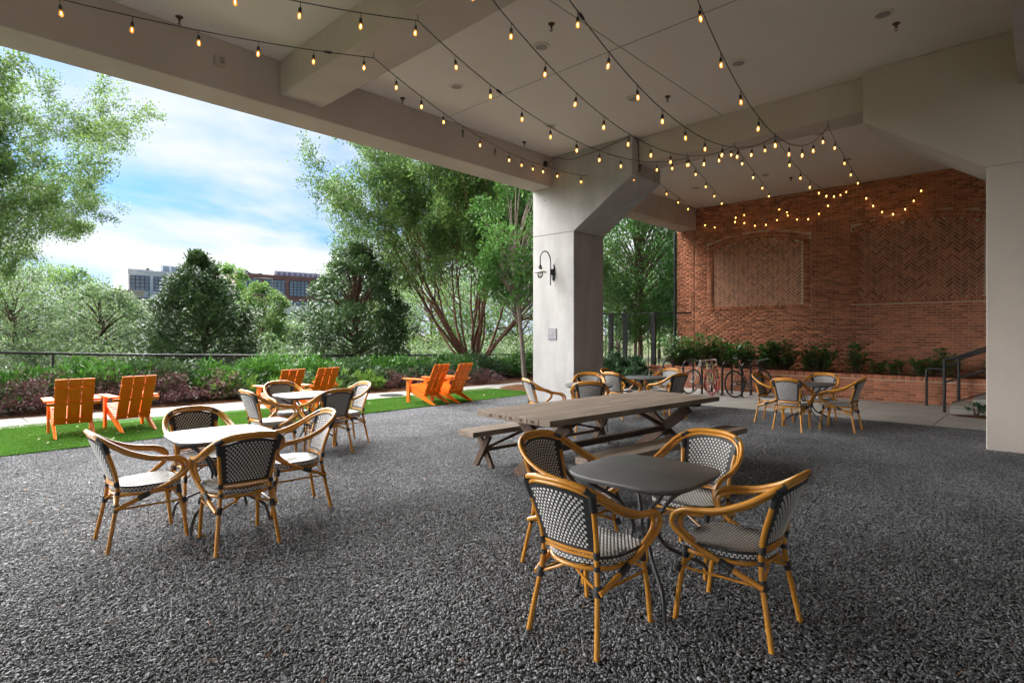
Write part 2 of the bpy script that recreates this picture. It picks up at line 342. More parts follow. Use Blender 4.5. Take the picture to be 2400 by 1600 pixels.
# path slabs
pth = bpy.data.objects.new('concrete_path', None); COL.objects.link(pth); tag(pth, kind='structure')
def lerp_poly(pts, y):
    for a, b_ in zip(pts, pts[1:]):
        if a[1] <= y <= b_[1]:
            t = (y-a[1])/(b_[1]-a[1]); return a[0]+(b_[0]-a[0])*t
    return pts[-1][0] if y > pts[-1][1] else pts[0][0]
y = -9.0
while y < 25.5:
    y1 = y+1.48
    mb = MB(); mb.prism([(lerp_poly(path_near, y), y), (lerp_poly(path_near, y1), y1), (lerp_poly(path_far, y1), y1), (lerp_poly(path_far, y), y)], -0.05, 0.03)
    obj('slab', mb, M['concrete'], pth, bevel=0.006); y += 1.492
# mulch bed beyond the path
sheet('planting_bed', [(p[0]-0.005, p[1]) for p in path_far]+[(-19.5, 26), (-19.5, -12)], 0.012, M['mulch'])
# pavement in front of the brick wall
pav = bpy.data.objects.new('concrete_pavement', None); COL.objects.link(pav); tag(pav, kind='structure')
xj = [-10.3, -9.1, -7.9, -6.7, -5.5, -4.15, -2.83, -1.47, -0.1, 1.3, 2.7, 4.1]
for a, b_ in zip(xj, xj[1:]):
    for (ya, yb) in ((12.19, 13.63), (13.64, 15.72)):
        mb = MB(); mb.ext(a+0.004, b_-0.004, ya, yb, -0.08, 0.016); obj('slab', mb, M['concrete'], pav, bevel=0.006)
sheet('bed_beside_pavement', [(-12.2, 12.2), (-10.32, 12.2), (-10.32, 15.7), (-9.1, 15.7), (-9.1, 27), (-12.0, 27)], 0.0, M['mulch'])
# ceiling with joints
ceil = tag(obj('ceiling', MB().ext(-8.97, 4.0, -20.0, 17.95, ZC, ZC+0.35), M['ceiling']), kind='structure')  # unseen stretch behind the camera added to cut light from the back
for s in ([(-8.3, 6.95), (-0.4, 6.95)], [(-4.45, 4.6), (-4.45, 10.4)]):
    mb = MB(); mb.bar((s[0][0], s[0][1], ZC-0.0015), (s[1][0], s[1][1], ZC-0.0015), 0.012, 0.003); obj('joint', mb, M['seam'], ceil)
# roof mass above
tag(obj('upper_storey', MB().ext(-8.95, 4.0, -19.95, 17.9, ZC+0.36, ZC+4.0), M['beam']), kind='structure')

# beams
def one(name, mb, mat, label, cat, group=None, bevel=0, smooth=False):
    return tag(obj(name, mb, mat, None, smooth, bevel), label, cat, group)
one('edge_beam', MB().ext(-8.97, -8.37, -20.0, YF0-0.002, 4.98, ZC-0.002), M['beam'], 'long taupe roof edge beam running above the lawn side up to the near pillar', 'beam', 'roof beams', 0.008)
one('edge_beam', MB().ext(-8.97, -8.37, YF1+0.002, WY-0.03, 4.98, ZC-0.002), M['beam'], 'short taupe roof edge beam between the pillar and the brick wall', 'beam', 'roof beams', 0.008)
one('edge_beam', MB().ext(-0.30, 0.30, -20.0, YF0-0.002, 4.93, ZC-0.002), M['beam'], 'taupe roof beam at the top right corner running to the right pillar', 'beam', 'roof beams', 0.008)
one('cross_beam', MB().ext(-8.365, -0.305, 3.80, 4.47, 5.165, ZC-0.002), M['beam'], 'taupe cross beam under the ceiling near the top left', 'beam', 'roof beams', 0.008)
one('cross_beam', MB().ext(-6.238, -2.118, 10.44, 11.05, 5.14, ZC-0.002), M['beam'], 'taupe cross beam spanning between the two pillar heads', 'beam', 'roof beams', 0.008)
# pillars with haunched heads
def pillar(x0, x1, hx, side, label, paint):
    t = thing('pillar', label, 'pillar', (0, 0, 0), 0, 'haunched plaster pillars')
    mb = MB(); mb.ext(x0, x1, YF0, YF1, -0.05, 3.895); obj('shaft', mb, paint, t, bevel=0.01)
    # head: polygon in XZ extruded in Y
    if side > 0: poly = [(x0, 3.899), (x1, 3.899), (hx, 4.885), (hx, ZC-0.002), (x0, ZC-0.002)]
    else: poly = [(x1, 3.899), (x1, ZC-0.002), (hx, ZC-0.002), (hx, 4.885), (x0, 3.899)]
    n = len(poly); vs = [(p[0], YF0, p[1]) for p in poly]+[(p[0], YF1, p[1]) for p in poly]
    fs = [tuple(range(n)), tuple(reversed(range(n, 2*n)))]+[(i, n+i, n+(i+1) % n, (i+1) % n) for i in range(n)]
    h = MB(); h.add(vs, fs); obj('head', h, paint, t, bevel=0.01)
    return t
pillar(-8.96, -7.74, -6.24, 1, 'pale plaster pillar with a sloping head carrying the wall lamp', M['column'])
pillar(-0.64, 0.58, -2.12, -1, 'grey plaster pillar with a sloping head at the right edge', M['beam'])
# wall on the right and at the back of the stairs, outside the frame
tag(obj('building_wall', MB().ext(4.0, 4.3, -20.0, 17.9, -0.05, ZC+4), M['column']), 'plaster building wall right of the frame', 'wall')

# ================================================================== BRICK WALL
CR = 0.0686; BL = 0.2058; JT = 0.0105
def brick_thing():
    t = thing('brick_wall', 'tall red brick wall with two arched herringbone panels behind the bicycles', 'wall', (0, 0, 0))
    obj('mortar_body', MB().ext(-9.05, 4.0, WY+0.012, WY+0.30, 0.3, ZC-0.003), M['mortar'], t)
    panels = [(-7.80, -5.15, 2.45, 4.25, 0.21), (-3.75, -1.11, 2.50, 4.31, 0.19)]
    def arch_z(p, x):
        x0, x1, z0, zs, rise = p; u = (x-(x0+x1)/2)/((x1-x0)/2)
        return zs+rise*(1-u*u)
    def blocked(x, z):
        for p in panels:
            x0, x1, z0, zs, rise = p
            if x0-0.20 < x < x1+0.20 and z0-0.10 < z < arch_z(p, min(max(x, x0), x1))+0.235: return True
        return False
    rng = np.random.default_rng(3); rows = []
    nrow = int((ZC-0.45)/CR)+1
    for r in range(nrow):
        z = 0.45+(r+0.5)*CR
        if z+CR/2 > ZC: continue
        x = -9.05-(BL/2 if r % 2 else 0)
        while x < -0.55:
            a, b_ = max(x+JT/2, -9.045), x+BL-JT/2
            x += BL
            if b_-a < 0.03: continue
            # trim against the panels
            segs = [(a, b_)]
            for p in panels:
                x0, x1, z0, zs, rise = p
                out = []
                for (s0, s1) in segs:
                    mid = min(max((s0+s1)/2, x0), x1)
                    if z0-0.10 < z < arch_z(p, mid)+0.235 and s1 > x0-0.2 and s0 < x1+0.2:
                        if s0 < x0-0.21: out.append((s0, min(s1, x0-0.2)))
                        if s1 > x1+0.21: out.append((max(s0, x1+0.2), s1))
                    else: out.append((s0, s1))
                segs = out
            # control joint
            for (s0, s1) in segs:
                if s0 < -8.43 < s1:
                    for q in ((s0, -8.44), (-8.42, s1)):
                        if q[1]-q[0] > 0.02: rows.append((q[0], q[1], z))
                elif s1-s0 > 0.02: rows.append((s0, s1, z))
    A = np.array(rows); C = np.stack([(A[:, 0]+A[:, 1])/2, np.full(len(A), WY+0.011), A[:, 2]], 1)
    C[:, 1] += rng.uniform(-0.0015, 0.0015, len(A))
    S = np.stack([A[:, 1]-A[:, 0], np.full(len(A), 0.022), np.full(len(A), CR-JT)], 1)
    full = (np.abs(S[:, 0]-(BL-JT)) < 1e-4) & (C[:, 0] < -0.95) & (C[:, 2] > 0.75)
    d = np.linalg.norm(C-np.array([0, 0, 1.6]), axis=1); d[~full] = 99
    idx = np.argsort(d)[:300]; rest = np.setdiff1d(np.arange(len(A)), idx)
    bm_ = MB().box((0, 0, 0), (BL-JT, 0.022, CR-JT)).mesh('brick', bevel=0.003); bm_.materials.append(M['brick'])
    for i in idx:
        o = obj('brick', bm_, None, t); o.location = C[i]
    V, F = np_boxes(C[rest], S[rest]); o = obj('upper_brickwork', np_mesh('upper_brickwork', V, F, M['brick']), None, t); o['kind'] = 'stuff'
    # control joint strip
    obj('control_joint', MB().ext(-8.438, -8.422, WY+0.002, WY+0.013, 0.45, ZC-0.01), M['black_metal'], t)
    # panels
    W = 0.0686; n3 = 3
    hb = MB().box((0, 0, 0), (n3*W-JT, 0.018, W-JT)).mesh('herringbone_brick', bevel=0.003); hb.materials.append(M['brick2'])
    hd = MB().box((0, 0, 0), (W-JT, 0.040, 0.093)).mesh('arch_brick', bevel=0.003); hd.materials.append(M['brick'])
    count = 0
    for pi, p in enumerate(panels):
        x0, x1, z0, zs, rise = p; cx = (x0+x1)/2; restC = []; restA = []
        c45 = math.cos(math.pi/4)
        cells = []
        for i in range(-60, 60):
            for j in range(-14, 14):
                for kind in (0, 1):
                    if kind == 0: px, py, ang = n3/2, 0.5, 0
                    else: px, py, ang = n3+0.5, 1-n3/2, 90
                    px += i+n3*j; py += i-n3*j
                    X = (px*c45-py*c45)*W; Z = (px*c45+py*c45)*W
                    wx, wz = cx+X, (z0+zs)/2+Z
                    e = 0.03
                    if x0-e < wx < x1+e and z0-e < wz < arch_z(p, min(max(wx, x0), x1))+e: cells.append((wx, wz, ang+45))
        for (wx, wz, ang) in cells:
            Rm = Matrix.Rotation(R(-ang), 4, 'Y')
            if pi == 0 and count < 300:
                o = obj('herringbone_brick', hb, None, t); o.location = (wx, WY+0.020, wz); o.rotation_euler = (0, R(-ang), 0); count += 1
            else:
                restC.append((wx, WY+0.020, wz)); restA.append(np.array(Rm.to_3x3()))
        if restC:
            S_ = np.tile(np.array([[n3*W-JT, 0.018, W-JT]]), (len(restC), 1))
            V, F = np_boxes(np.array(restC), S_, np.array(restA))
            o = obj('herringbone_field', np_mesh('herringbone_field', V, F, M['brick2']), None, t); o['kind'] = 'stuff'
        # jambs: courses of headers, sill, arch of two rings
        nz = int((zs-z0)/CR); jm = MB()
        jC = []; jS = []
        for side in (0, 1):
            for k in range(nz+1):
                z = z0+(k+0.5)*CR
                xm = (x0-0.10) if side == 0 else (x1+0.10)
                jC.append((xm, WY+0.004, z)); jS.append((0.19, 0.045, CR-JT))
        jC = np.array(jC); jS = np.array(jS)
        V, F = np_boxes(jC, jS); o = obj('jamb_bricks', np_mesh('jamb_bricks', V, F, M['brick']), None, t); o['kind'] = 'stuff'
        nx = int((x1-x0+0.4)/W)
        for k in range(nx):
            o = obj('sill_brick', hd, None, t); o.location = (x0-0.2+(k+0.5)*W, WY+0.006, z0-0.05)
        Rr = ((x1-x0)**2/4+rise**2)/(2*rise); zc_ = zs+rise-Rr; half = math.asin(((x1-x0)/2+0.12)/Rr)
        for ring in (0, 1):
            rad = Rr+0.052+ring*0.104; na = int(2*half*rad/W)
            for k in range(na):
                a = -half+2*half*(k+0.5)/na
                o = obj('arch_brick', hd, None, t); o.location = (cx+rad*math.sin(a), WY+0.005, zc_+rad*math.cos(a)); o.rotation_euler = (0, a, 0)
    # pipe at the left end of the wall
    obj('corner_pipe', MB().tube([(-9.10, WY-0.05, 0.0), (-9.10, WY-0.05, 5.0)], 0.045, 10), M['black_metal'], t, True)
    return t
brick_thing()

def retaining():
    t = thing('retaining_wall', 'low red brick planter wall with a coping of upright bricks behind the bicycles', 'wall')
    ZT = 0.63; X0 = -9.0; X1 = 3.9
    obj('mortar_body', MB().ext(X0+0.012, X1, RY+0.012, RY+0.215, -0.05, ZT-0.11), M['mortar'], t)
    obj('coping_bed', MB().ext(X0+0.01, X1, RY+0.008, RY+0.22, ZT-0.109, ZT-0.012), M['mortar'], t)
    bmesh_ = MB().box((0, 0, 0), (BL-JT, 0.03, CR-JT)).mesh('brick', bevel=0.003); bmesh_.materials.append(M['brick'])
    cop = MB().box((0, 0, 0), (CR-JT, 0.236, 0.094)).mesh('coping_brick', bevel=0.003); cop.materials.append(M['brick'])
    cand = []
    for r in range(8):
        z = 0.51-(r+0.5)*CR
        if z < -0.02: continue
        x = X0-(BL/2 if r % 2 else 0)
        while x < -0.55:
            a, b_ = max(x+JT/2, X0), x+BL-JT/2; x += BL
            if b_-a > 0.04: cand.append(((a+b_)/2, z, b_-a))
    cand.sort(key=lambda c: c[0]**2+RY**2-(0 if abs(c[2]-(BL-JT)) < 1e-4 else -99))
    rest = []
    for i, (x, z, w) in enumerate(cand):
        if i < 300 and abs(w-(BL-JT)) < 1e-4:
            o = obj('brick', bmesh_, None, t); o.location = (x, RY+0.013+random.uniform(-.001, .001), z)
        else: rest.append((x, RY+0.013, z, w))
    if rest:
        A = np.array(rest); V, F = np_boxes(A[:, :3], np.stack([A[:, 3], np.full(len(A), .03), np.full(len(A), CR-JT)], 1))
        o = obj('end_brickwork', np_mesh('end_brickwork', V, F, M['brick']), None, t); o['kind'] = 'stuff'
    x = X0
    while x < -0.5:
        o = obj('coping_brick', cop, None, t); o.location = (x+CR/2, RY+0.112, ZT-0.05+random.uniform(-.0015, .0015)); x += CR
    # end return
    obj('wall_end', MB().ext(X0, X0+0.2, RY+0.23, WY-0.02, -0.05, ZT-0.02), M['brick'], t)
retaining()
tag(obj('planter_soil', MB().ext(-8.98, 3.9, RY+0.225, WY-0.03, 0.3, 0.575), M['mulch']), kind='structure')

# ================================================================== BISTRO CHAIRS AND TABLES
def smooth_path(pts, n=6):
    """Catmull-Rom through pts"""
    P = [Vector(p) for p in pts]; out = []
    for i in range(len(P)-1):
        p0 = P[max(i-1, 0)]; p1 = P[i]; p2 = P[i+1]; p3 = P[min(i+2, len(P)-1)]
        for k in range(n):
            t = k/n
            out.append(0.5*((2*p1)+(p2-p0)*t+(2*p0-5*p1+4*p2-p3)*t*t+(3*p1-p0-3*p2+p3)*t**3))
    out.append(P[-1]); return out
def weave_pads(surf_fn, nu, nv, inside, pad=0.68, h=0.0035, padv=0.80):
    """staggered domed pads laid on a parametric surface (u,v in 0..1)"""
    mb = MB()
    for j in range(nv):
        for i in range(nu):
            off = 0.5 if j % 2 else 0.0
            u = (i+0.5+off)/nu; v = (j+0.5)/nv
            if u > 1 or not inside(u, v): continue
            du, dv = pad/nu/2, padv/nv/2
            P, Nn = surf_fn(u, v)
            c = []; top = []
            for (a, b_) in ((-1, -1), (1, -1), (1, 1), (-1, 1)):
                q, nq = surf_fn(u+a*du, v+b_*dv); c.append(q+nq*0.0008)
                q2, n2 = surf_fn(u+a*du*0.62, v+b_*dv*0.62); top.append(q2+n2*h)
            mb.add(c+top, [(4, 5, 6, 7)]+[(k, (k+1) % 4, 4+(k+1) % 4, 4+k) for k in range(4)])
    return mb
def seat_outline(k, n=40):
    """rounded seat in plan, scaled by k; front +Y"""
    out = []
    for i in range(n):
        a = 2*math.pi*i/n; c, s = math.cos(a), math.sin(a)
        e = 0.55 if s > 0 else 0.86
        x = 0.225*math.copysign(abs(c)**e, c); y = 0.225*math.copysign(abs(s)**e, s)
        x *= 1.0+0.06*(y/0.225 if y > 0 else 0.6*y/0.225)
        out.append((x*k, 0.015+y*k))
    return out
def make_chair():
    t = thing('bistro_chair', 'x', 'chair', group='woven bistro chairs')
    # seat cushion shell of woven cord
    o1 = seat_outline(1.0); n = len(o1); sb = MB(); rings = [(0.93, 0.412), (1.0, 0.422), (1.0, 0.448), (0.965, 0.458), (0.6, 0.450), (0.0, 0.446)]
    vs = []; fs = []
    for (k, z) in rings[:-1]:
        vs += [(x*k, 0.015+(y-0.015)*k, z) for (x, y) in o1]
    for r in range(len(rings)-2):
        for i in range(n): fs.append((r*n+i, r*n+(i+1) % n, (r+1)*n+(i+1) % n, (r+1)*n+i))
    vs.append((0, 0.015, 0.446)); c = len(vs)-1; r = len(rings)-2
    for i in range(n): fs.append((r*n+i, r*n+(i+1) % n, c))
    fs.append(tuple(reversed(range(n))))
    sb.add(vs, fs); seat = obj('seat', sb, M['weave_black'], t, True)
    def inside_seat(x, y, k):
        a = [(p[0]*k, 0.015+(p[1]-0.015)*k) for p in o1]; ins = False
        for i in range(n):
            x1, y1 = a[i]; x2, y2 = a[i-1]
            if (y1 > y) != (y2 > y) and x < (x2-x1)*(y-y1)/(y2-y1)+x1: ins = not ins
        return ins
    def seat_fn(u, v):
        x = -0.245+0.49*u; y = -0.22+0.47*v; r = math.hypot(x/0.24, (y-0.015)/0.24)
        return Vector((x, y, 0.4475+0.010*min(r, 1)**3)), Vector((0, 0, 1))
    pads = weave_pads(seat_fn, 21, 27, lambda u, v: inside_seat(-0.245+0.49*u, -0.22+0.47*v, 0.955), h=0.003)
    # side wall pads
    per = []; L = 0
    for i in range(n):
        a = Vector((*o1[i], 0)); b_ = Vector((*o1[(i+1) % n], 0)); per.append((L, a, b_)); L += (b_-a).length
    def side_fn(u, v):
        s = (u % 1.0)*L
        for (l0, a, b_) in reversed(per):
            if s >= l0:
                d = b_-a; p = a+d*((s-l0)/max(d.length, 1e-6)); nn = Vector((d.y, -d.x, 0)).normalized(); break
        return Vector((p.x, p.y, 0.4235+0.0245*v)), nn
    sp = weave_pads(side_fn, 58, 2, lambda u, v: True, h=0.003)
    pads.add(sp.v, sp.f); w = obj('weave', pads, M['weave_white'], seat); w['kind'] = 'stuff'
    # backrest
    def back_fn(u, v):
        a = 2*u-1; hw = 0.158+0.042*v
        z = 0.495+v*(0.295+0.045*(1-a*a)); x = a*hw
        y = -0.195-0.095*v-0.055*(1-a*a)*(0.35+0.65*v)
        return Vector((x, y, z)), None
    def back_full(u, v):
        e = 1e-3; p, _ = back_fn(u, v); pu, _ = back_fn(u+e, v); pv, _ = back_fn(u, v+e)
        nn = (pu-p).cross(pv-p).normalized()
        return p, nn
    bb = MB(); NU, NV = 14, 10; vs = []; fs = []
    for side in (0, 1):
        for j in range(NV+1):
            for i in range(NU+1):
                p, nn = back_full(i/NU, j/NV); vs.append(p+nn*(0.006 if side else -0.006))
    o_ = (NU+1)*(NV+1)
    for j in range(NV):
        for i in range(NU):
            a = j*(NU+1)+i; q = (a, a+1, a+NU+2, a+NU+1); fs.append(tuple(k+o_ for k in q)); fs.append(tuple(reversed(q)))
    edge = [i for i in range(NU+1)]+[j*(NU+1)+NU for j in range(1, NV+1)]+[NV*(NU+1)+i for i in range(NU-1, -1, -1)]+[j*(NU+1) for j in range(NV-1, 0, -1)]
    for a, b_ in zip(edge, edge[1:]+edge[:1]): fs.append((a, b_, b_+o_, a+o_))
    bb.add(vs, fs); bk = obj('backrest', bb, M['weave_black'], t, True)
    ins = lambda u, v: 0.075 < u < 0.925 and 0.03 < v < 0.93
    f1 = weave_pads(lambda u, v: (back_full(u, v)[0]+back_full(u, v)[1]*0.006, back_full(u, v)[1]), 15, 18, ins, h=0.003, pad=0.56, padv=0.72)
    f2 = weave_pads(lambda u, v: (back_full(u, v)[0]-back_full(u, v)[1]*0.006, -back_full(u, v)[1]), 15, 18, ins, h=0.003, pad=0.56, padv=0.72)
    f1.add(f2.v, f2.f); w = obj('weave', f1, M['weave_white'], bk); w['kind'] = 'stuff'
    # bamboo frame
    rp = []
    for s in (-1, 1):
        post = smooth_path([(s*0.222, -0.268, 0.0), (s*0.203, -0.236, 0.17), (s*0.182, -0.205, 0.34), (s*0.173, -0.197, 0.45), (s*0.180, -0.212, 0.56), (s*0.197, -0.255, 0.70), (s*0.212, -0.295, 0.815)], 3)
        obj('rear_leg', MB().tube(post, 0.0145, 9), M['bamboo'], t, True)
        fl = smooth_path([(s*0.215, 0.257, 0.0), (s*0.210, 0.232, 0.2), (s*0.198, 0.195, 0.405)], 4)
        obj('front_leg', MB().tube(fl, 0.0145, 9), M['bamboo'], t, True)
        obj('stretcher', MB().tube([(s*0.213, 0.220, 0.30), (s*0.196, -0.215, 0.305)], 0.008, 7), M['bamboo'], t, True)
    half = [(0.0, -0.352, 0.868), (0.10, -0.345, 0.864), (0.185, -0.316, 0.843), (0.245, -0.262, 0.803), (0.283, -0.16, 0.738), (0.295, -0.03, 0.683), (0.294, 0.08, 0.660), (0.290, 0.155, 0.650), (0.285, 0.215, 0.622), (0.280, 0.243, 0.573), (0.272, 0.225, 0.524), (0.258, 0.150, 0.468), (0.242, 0.03, 0.413), (0.226, -0.10, 0.355), (0.208, -0.222, 0.305)]
    full = [(-x, y, z) for (x, y, z) in reversed(half[1:])]+half
    obj('arm_rail', MB().tube(smooth_path(full, 5), 0.0155, 9), M['bamboo'], t, True)
    inner = [(0.0, -0.340, 0.842), (0.10, -0.333, 0.838), (0.170, -0.307, 0.818), (0.228, -0.250, 0.778), (0.262, -0.155, 0.715), (0.270, -0.03, 0.664), (0.268, 0.08, 0.641), (0.263, 0.150, 0.628), (0.259, 0.200, 0.598), (0.256, 0.214, 0.568), (0.250, 0.195, 0.520), (0.240, 0.13, 0.468)]
    full2 = [(-x, y, z) for (x, y, z) in reversed(inner[1:])]+inner
    obj('inner_rail', MB().tube(smooth_path(full2, 5), 0.0125, 8), M['bamboo'], t, True)
    hoop = [(x*0.97, 0.015+(y-0.015)*0.97, 0.398) for (x, y) in o1]
    obj('seat_hoop', MB().tube(hoop, 0.0125, 8, closed=True), M['bamboo'], t, True)
    for z in (0.470, 0.490):
        obj('back_rail', MB().tube(smooth_path([(-0.172, -0.198, z), (0, -0.222, z), (0.172, -0.198, z)], 4), 0.0085, 7), M['bamboo'], t, True)
    for y0, yt in ((-0.213, -0.185), (0.215, 0.17)):
        br = smooth_path([(-0.196, y0, 0.305), (-0.09, (y0+yt)/2, 0.355), (-0.02, yt, 0.392)], 3)
        obj('brace', MB().tube(br, 0.0075, 6), M['bamboo'], t, True)
        obj('brace', MB().tube([Vector((-p.x, p.y, p.z)) for p in br], 0.0075, 6), M['bamboo'], t, True)
    # bindings: wrapped cord with ridges
    def wrap(p0, p1, r, turns):
        p0 = Vector(p0); p1 = Vector(p1); pts = []; rs = []
        m_ = turns*2+1
        for i in range(m_):
            pts.append(p0.lerp(p1, i/(m_-1))); rs.append(r*(1.0 if i % 2 else 0.93))
        return MB().tube(pts, rs, 9)
    for s in (-1, 1):
        for (a, b_, r, k) in [((s*.1895, -.214, .285), (s*.1835, -.206, .335), .0225, 4), ((s*.1735, -.197, .405), (s*.1725, -.197, .43), .0185, 2), ((s*.175, -.2, .468), (s*.178, -.207, .505), .0195, 3),
                              ((s*.199, -.262, .725), (s*.212, -.297, .822), .021, 6), ((s*.2125, .247, .275), (s*.2085, .226, .315), .0205, 3), ((s*.2005, .203, .355), (s*.1985, .196, .412), .0205, 4),
                              ((s*.236, -.005, .397), (s*.228, -.075, .367), .0205, 4)]:
            obj('binding', wrap(a, b_, r, k), M['binding'], t, True)
        obj('binding', wrap((s*.185, -.318, .838), (s*.226, -.283, .811), .0215, 4), M['binding'], t, True)
    return t
proto = make_chair(); first = [True]
NAMES = {}
def put_chair(x, y, deg, label):
    """deg: heading of the chair's front, 0 = +Y, counter-clockwise"""
    o = proto if first[0] else copy_tree(proto); first[0] = False
    o.location = (x, y, 0.004); o.rotation_euler = (0, 0, R(deg)); o['label'] = label
    return o
put_chair(-1.826, 2.565, 0, 'woven bistro chair nearest the camera with its back to us at the front grey table')
put_chair(-1.275, 3.172, 90, 'woven bistro chair right of the front grey table, seen from its side')
put_chair(-2.42, 3.17, -90, 'woven bistro chair left of the front grey table, facing right')
put_chair(-1.84, 3.80, 180, 'woven bistro chair behind the front grey table, before the bench')
put_chair(-5.17, 1.25, -1, 'woven bistro chair at the far left, side on to the left table')
put_chair(-4.565, 1.745, 84, 'woven bistro chair in front of the left table with its back to us')
put_chair(-5.83, 1.90, -92, 'woven bistro chair behind the left table, nearest the orange chairs')
put_chair(-5.07, 2.43, 172, 'woven bistro chair on the right side of the left table')
put_chair(-7.50, 3.27, 2, 'woven bistro chair left of the small table at the lawn edge')
put_chair(-7.10, 3.88, 88, 'woven bistro chair with its back to us at the lawn edge table')
put_chair(-8.22, 3.86, -90, 'woven bistro chair standing partly on the lawn behind the lawn edge table')
put_chair(-7.52, 4.38, 176, 'woven bistro chair right of the lawn edge table')
put_chair(-3.13, 10.10, 2, 'woven bistro chair with its back to us at the table near the stairs')
put_chair(-2.53, 10.62, 88, 'woven bistro chair right of the table near the stairs, seen in profile')
put_chair(-3.60, 10.66, -90, 'woven bistro chair left of the table near the stairs, by the dark bicycle')
put_chair(-3.02, 11.24, 180, 'woven bistro chair behind the table near the stairs, facing us')
put_chair(-5.98, 7.10, -28, 'woven bistro chair standing alone left of the table beyond the wooden table')
put_chair(-5.25, 7.33, 36, 'woven bistro chair with its back to us beyond the long wooden table')
put_chair(-6.06, 8.42, 214, 'woven bistro chair against the pillar behind the table beyond the wooden table')
put_chair(-5.95, 9.35, -6, 'woven bistro chair front left of the farthest table')
put_chair(-6.42, 9.98, -80, 'woven bistro chair left of the farthest table, half hidden')
put_chair(-5.78, 10.62, 178, 'woven bistro chair behind the farthest table, before the planter')
put_chair(-5.22, 9.75, 78, 'woven bistro chair right of the farthest table')

def make_table():
    t = thing('bistro_table', 'x', 'table', group='grey metal bistro tables')
    def se(h, n=48, e=0.50):
        return [(h*math.copysign(abs(math.cos(a))**e, math.cos(a)), h*math.copysign(abs(math.sin(a))**e, math.sin(a))) for a in [2*math.pi*i/n for i in range(n)]]
    tb = MB(); tb.prism(se(0.395), 0.722, 0.741); obj('table_top', tb, M['table_metal'], t, True, bevel=0.004, segs=2)
    tb = MB(); tb.prism(se(0.375), 0.706, 0.7215); obj('rim', tb, M['leg_metal'], t, True)
    for sx in (-1, 1):
        for sy in (-1, 1):
            pts = smooth_path([(sx*.27, sy*.27, .712), (sx*.235, sy*.235, .655), (sx*.12, sy*.12, .56), (sx*.062, sy*.062, .44), (sx*.055, sy*.055, .36), (sx*.10, sy*.10, .26), (sx*.20, sy*.20, .19), (sx*.275, sy*.275, .13), (sx*.305, sy*.305, .0)], 4)
            obj('leg', MB().tube(pts, 0.0125, 8), M['leg_metal'], t, True)
    obj('ring', MB().lathe([(0.052, .345), (0.062, .345), (0.062, .372), (0.052, .372)], 16), M['leg_metal'], t, True)
    for a in (0, 90):
        mb = MB(); c, s = math.cos(R(a+45)), math.sin(R(a+45)); mb.bar((-.34*c, -.34*s, .70), (.34*c, .34*s, .70), .03, .012); obj('cross_bar', mb, M['leg_metal'], t)
    return t
tproto = make_table(); tf = [True]
def put_table(x, y, deg, label):
    o = tproto if tf[0] else copy_tree(tproto); tf[0] = False
    o.location = (x, y, 0.004); o.rotation_euler = (0, 0, R(deg)); o['label'] = label
put_table(-1.85, 3.17, 0, 'dark grey metal table with rounded corners in the right foreground')
put_table(-5.20, 1.84, -4, 'grey metal table with rounded corners in the left foreground')
put_table(-7.66, 3.86, 0, 'grey metal table at the lawn edge before the orange chairs')
put_table(-3.04, 10.66, 0, 'grey metal table near the stairs and the planter wall')
put_table(-5.66, 7.88, 35, 'grey metal table beyond the long wooden table, before the pillar')
put_table(-5.86, 10.0, 0, 'grey metal table farthest back, before the bike racks')

